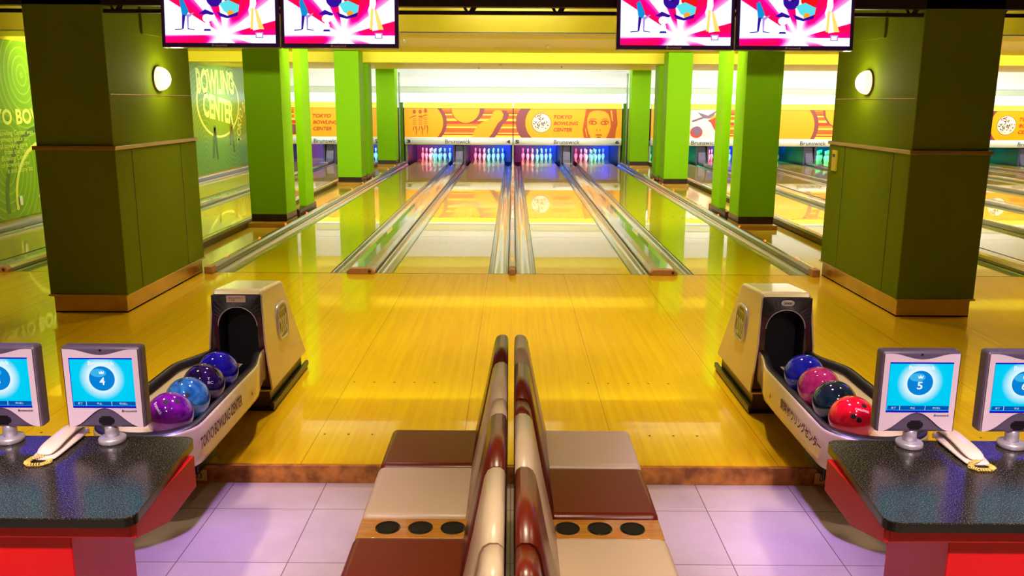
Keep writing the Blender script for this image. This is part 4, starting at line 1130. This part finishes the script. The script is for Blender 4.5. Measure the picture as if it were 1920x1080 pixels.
bench(-1, 'brown', 'left padded bench with brown seat at its far end')
bench(1, 'cream', 'right padded bench with cream seat at its far end')

# ================================================================ CONSOLE TABLES
def screen_mat():
    m = bpy.data.materials.new('console_screen_glow'); m.use_nodes = True
    nt = m.node_tree; N = nt.nodes; L = nt.links; nt.nodes.remove(N['Principled BSDF'])
    tc = N.new('ShaderNodeTexCoord'); d = N.new('ShaderNodeVectorMath'); d.operation = 'DISTANCE'; d.inputs[1].default_value = (0.0, 0, 0.02)
    mp = N.new('ShaderNodeMapping'); mp.inputs['Scale'].default_value = (1, 0, 1)
    L.new(tc.outputs['Object'], mp.inputs['Vector']); L.new(mp.outputs['Vector'], d.inputs[0])
    r = N.new('ShaderNodeValToRGB'); e = r.color_ramp.elements
    e[0].position = 0.048; e[0].color = srgb((235, 252, 255)); e[1].position = 0.085; e[1].color = srgb((0, 208, 246)); a = e.new(0.16); a.color = srgb((0, 200, 240))
    L.new(d.outputs['Value'], r.inputs['Fac'])
    em = N.new('ShaderNodeEmission'); em.inputs[1].default_value = 1.0; L.new(r.outputs['Color'], em.inputs[0]); L.new(em.outputs[0], N['Material Output'].inputs[0])
    return m
M_SCR = screen_mat()
S_BALL = emis('screen_ball', (6, 130, 214), 1.0); S_BALL2 = emis('screen_ball_light', (60, 180, 235), 1.0); S_BAR = emis('screen_bar', (10, 84, 170), 1.0); S_TX = emis('screen_text', (235, 245, 255), 1.0); S_EDGE = emis('screen_edge', (30, 20, 190), 1.0)
def monitor(x, num, lab, side):
    t = thing('score_console', lab, 'monitor', (x, -6.15, 0.60), group='lane score consoles')
    W, H = 0.296, 0.318; z0 = 0.068
    bd = MB()
    bd.box(-W/2, W/2, 0.0, 0.055, z0, z0+H, M_DGREYP, 0.012, 3)
    bod = bd.build('housing', t)
    f = MB()
    # light front bezel with the curved dark top and bottom shapes
    yF = -0.006
    sw, s0, s1 = 0.122, z0+0.080, z0+0.277
    pts_top = [(-W/2+0.006+(W-0.012)*i/24, z0+H-0.008-(0.022*0.5*(1+math.cos(PI*max(-1, min(1, (i/24-0.5)/0.42)))))) for i in range(25)]
    pts_bot = [(-W/2+0.006+(W-0.012)*i/24, z0+0.006+(0.074*0.5*(1+math.cos(PI*max(-1, min(1, (i/24-0.5)/0.46)))))) for i in range(25)]
    for i in range(24):
        xa, xb = pts_top[i][0], pts_top[i+1][0]
        if -sw <= (xa+xb)/2 <= sw:
            f.poly([(xa, yF, s1), (xb, yF, s1), (xb, yF, pts_top[i+1][1]), (xa, yF, pts_top[i][1])], M_GREYP)
            f.poly([(xa, yF, pts_bot[i][1]), (xb, yF, pts_bot[i+1][1]), (xb, yF, s0), (xa, yF, s0)], M_GREYP)
        else:
            f.poly([(xa, yF, pts_bot[i][1]), (xb, yF, pts_bot[i+1][1]), (xb, yF, pts_top[i+1][1]), (xa, yF, pts_top[i][1])], M_GREYP)
    for (a, b_) in ((-W/2+0.006, -W/2+0.0085), (W/2-0.0085, W/2-0.006)):
        f.box(a, b_, yF, 0.004, z0+0.006, z0+H-0.008, M_GREYP)
    f.build('bezel', t)
    sx = MB().box(-sw, sw, -0.004, 0.001, s0, s1, S_EDGE); sx.build('screen_border', t)
    # picture on the screen; local origin at the screen centre so the glow shader is centred
    zc = (s0+s1)/2
    p = MB().box(-sw+0.006, sw-0.003, -0.001, 0.001, -0.090, 0.092, M_SCR); so = p.build('screen', t); so.location = (0, -0.0045, zc)
    a = MB(); cz = 0.018
    a.poly([(0.048*math.cos(q), -0.0015, cz+0.048*math.sin(q)) for q in [2*PI*i/36 for i in range(36)]], S_BALL)
    a.poly([(-0.012+0.030*math.cos(q), -0.0017, cz+0.022+0.016*math.sin(q)) for q in [2*PI*i/24 for i in range(24)]], S_BALL2)
    a.poly([(-0.008, -0.0019, cz+0.018), (0.008, -0.0019, cz+0.018), (0.010, -0.0019, cz+0.030), (0.004, -0.0019, cz+0.024), (0.0, -0.0019, cz+0.032), (-0.004, -0.0019, cz+0.024), (-0.010, -0.0019, cz+0.030)], S_TX)
    a.poly([(-0.113, -0.0015, -0.088), (0.117, -0.0015, -0.088), (0.117, -0.0015, -0.072), (-0.113, -0.0015, -0.072)], S_BAR)
    for xx in (-0.067, 0.028): a.poly([(xx-0.0008, -0.0018, -0.088), (xx+0.0008, -0.0018, -0.088), (xx+0.0008, -0.0018, -0.072), (xx-0.0008, -0.0018, -0.072)], S_TX)
    a.build('picture', so)
    text(num, 0.020 if num != '1' else None, 0.030, S_TX, so, facing(0, -0.002, cz-0.010), bold=0.02, name='lane_number')
    text('Brunswick', 0.098, 0.017, S_TX, so, facing(0.002, -0.002, 0.078), bold=0.03, name='lettering')
    for xx, tx, ww in ((-0.09, '\u7d42\u4e86', 0.017), (-0.018, '\u4e2d\u6b62', 0.018), (0.072, '\u547c\u3073\u51fa\u3057', 0.03)):
        text(tx, ww, 0.009, S_TX, so, facing(xx, -0.002, -0.080), name='button_text')
    text('Brunswick', 0.058, 0.009, M_BLK_INK, t, facing(0.092, -0.0075, z0+0.070), bold=0.01, shear=0.2)
    g = MB()
    for i in range(6):
        ww = 0.030*math.sqrt(max(0.1, 1-((i-2.5)/3.2)**2))
        g.box(-ww, ww, -0.003, 0.001, z0+0.012+i*0.0062, z0+0.0152+i*0.0062, M_BLACK)
    g.build('speaker_grille', t)
    ln = MB(); ln.cyl((0, -0.002, z0+H-0.013), (0, 0.002, z0+H-0.013), 0.004, 0.004, M_BLACK, 12); ln.build('camera_dot', t)
    MB().cyl((0, 0.03, 0.012), (0, 0.03, z0+0.02), 0.0255, 0.0235, M_SILVER, 28).build('stand_pole', t)
    MB().lathe([(0.046, 0.0), (0.049, 0.004), (0.049, 0.018), (0.045, 0.022), (0.024, 0.024)], M_SILVER, 36, 0, 0.03 if False else -0.0, 0).build('stand_foot', t).location = (0, 0.028, 0.0005)
    t.rotation_euler = (0, 0, side)
    return t
def console_table(s, lab):
    t = thing('console_table', lab, 'table', (s*1.69, -6.39, -0.10), group='console tables')
    hw = 0.50; z1 = 0.70
    def rrect(x0, x1, y0, y1, r, n=8):
        p = []
        for cx_, cy_, a0 in ((x1-r, y1-r, 0), (x0+r, y1-r, PI/2), (x0+r, y0+r, PI), (x1-r, y0+r, 1.5*PI)):
            for i in range(n+1): p.append((cx_+r*math.cos(a0+PI/2*i/n), cy_+r*math.sin(a0+PI/2*i/n)))
        return p
    pts = [(x*(1-0.09*(y+0.33)/0.65+0.02), y) for x, y in rrect(-hw, hw, -0.33, 0.32, 0.045)]
    MB().prism(pts, 'z', z1-0.034, z1, M_GRANITE, 0.0).build('table_top', t)
    MB().prism([(x*1.001, y*1.001) for x, y in pts], 'z', z1-0.033, z1-0.005, M_BLACK).build('edge_band', t)
    MB().box(-hw+0.025, hw-0.025, -0.28, 0.22, 0.605, z1-0.034, M_RED, 0.003).build('apron', t)
    for q in (-1, 1):
        a0, a1 = sorted((q*(hw-0.025), q*(hw-0.007)))
        MB().prism([(0.22, z1-0.034), (0.22, 0.54), (-0.04, 0.53), (-0.28, 0.605), (-0.28, z1-0.034)], 'x', a0, a1, M_RED, 0.002).build('side_panel', t)
    MB().box(-0.24, 0.24, -0.21, 0.21, 0.0, 0.605, M_RED, 0.004).build('pedestal', t)
    return t
console_table(-1, 'black speckled table with red base beside the left ball return')
console_table(1, 'black speckled table with red base beside the right ball return')
monitor(-1.525, '4', 'grey score console showing number 4 on the left table', 0.0)
monitor(-1.915, '3', 'grey score console cut by the left edge of the view', 0.0)
monitor(1.525, '5', 'grey score console showing number 5 on the right table', 0.0)
monitor(1.915, '6', 'grey score console showing number 6 at the right edge', 0.0)

def phone(x, y, rz, lab):
    t = thing('telephone', lab, 'telephone', (x, y, 0.6005), rz, group='table telephones')
    t.scale = (1.45, 1.2, 0.72)
    # base tapers towards the cord end; long axis along local y
    b = MB()
    rows = []
    for (yy, w_, h_) in ((-0.115, 0.026, 0.016), (-0.105, 0.031, 0.02), (-0.02, 0.035, 0.028), (0.08, 0.037, 0.034), (0.11, 0.034, 0.032), (0.118, 0.028, 0.024)):
        rows.append([(-w_, yy, 0), (-w_*1.03, yy, h_*0.5), (-w_*0.92, yy, h_), (w_*0.92, yy, h_), (w_*1.03, yy, h_*0.5), (w_, yy, 0)])
    vr = [[b.bm.verts.new(p) for p in r] for r in rows]; fs = []
    for a, c in zip(vr, vr[1:]):
        for i in range(6): fs.append(b.bm.faces.new((a[i], a[(i+1) % 6], c[(i+1) % 6], c[i])))
    fs += [b.bm.faces.new(vr[0][::-1]), b.bm.faces.new(vr[-1])]
    bmesh.ops.recalc_face_normals(b.bm, faces=fs); b._fin(fs, M_PHONE, True)
    b.build('cradle', t).modifiers.new('sub', 'SUBSURF').render_levels = 2
    hd = MB(); rows = []
    for (yy, w_, zl, zh) in ((-0.105, 0.014, 0.020, 0.032), (-0.092, 0.022, 0.021, 0.046), (-0.06, 0.026, 0.028, 0.058), (0.0, 0.023, 0.040, 0.064), (0.055, 0.023, 0.040, 0.066), (0.085, 0.026, 0.036, 0.062), (0.108, 0.024, 0.034, 0.050), (0.115, 0.016, 0.034, 0.042)):
        rows.append([(-w_, yy, zl), (-w_*1.05, yy, (zl+zh)/2), (-w_*0.7, yy, zh), (w_*0.7, yy, zh), (w_*1.05, yy, (zl+zh)/2), (w_, yy, zl)])
    vr = [[hd.bm.verts.new(p) for p in r] for r in rows]; fs = []
    for a, c in zip(vr, vr[1:]):
        for i in range(6): fs.append(hd.bm.faces.new((a[i], a[(i+1) % 6], c[(i+1) % 6], c[i])))
    fs += [hd.bm.faces.new(vr[0][::-1]), hd.bm.faces.new(vr[-1])]
    bmesh.ops.recalc_face_normals(hd.bm, faces=fs); hd._fin(fs, M_PHONE, True)
    hd.build('handset', t).modifiers.new('sub', 'SUBSURF').render_levels = 2
    # coiled cord bunched at the near end
    path = [(0.0, -0.105, 0.022), (-0.02, -0.118, 0.02), (-0.03, -0.135, 0.010), (-0.015, -0.152, 0.008), (0.012, -0.150, 0.008), (0.026, -0.135, 0.009), (0.02, -0.118, 0.012)]
    pts = []
    turns = 26; n = 420
    for i in range(n):
        u = i/(n-1)*(len(path)-1); k = min(int(u), len(path)-2); f_ = u-k
        c = Vector(path[k]).lerp(Vector(path[k+1]), f_); d = (Vector(path[k+1])-Vector(path[k])).normalized()
        q = d.to_track_quat('Z', 'Y'); a = 2*PI*turns*i/(n-1)
        pts.append(c+q@Vector((0.0065*math.cos(a), 0.0065*math.sin(a), 0)))
    MB().tube(pts, 0.0018, M_CORD, 6).build('coiled_cord', t)
    return t
phone(-1.70, -6.165, math.radians(2), 'ivory telephone with coiled yellow cord on the left table')
phone(1.70, -6.165, math.radians(-2), 'ivory telephone with coiled yellow cord on the right table')
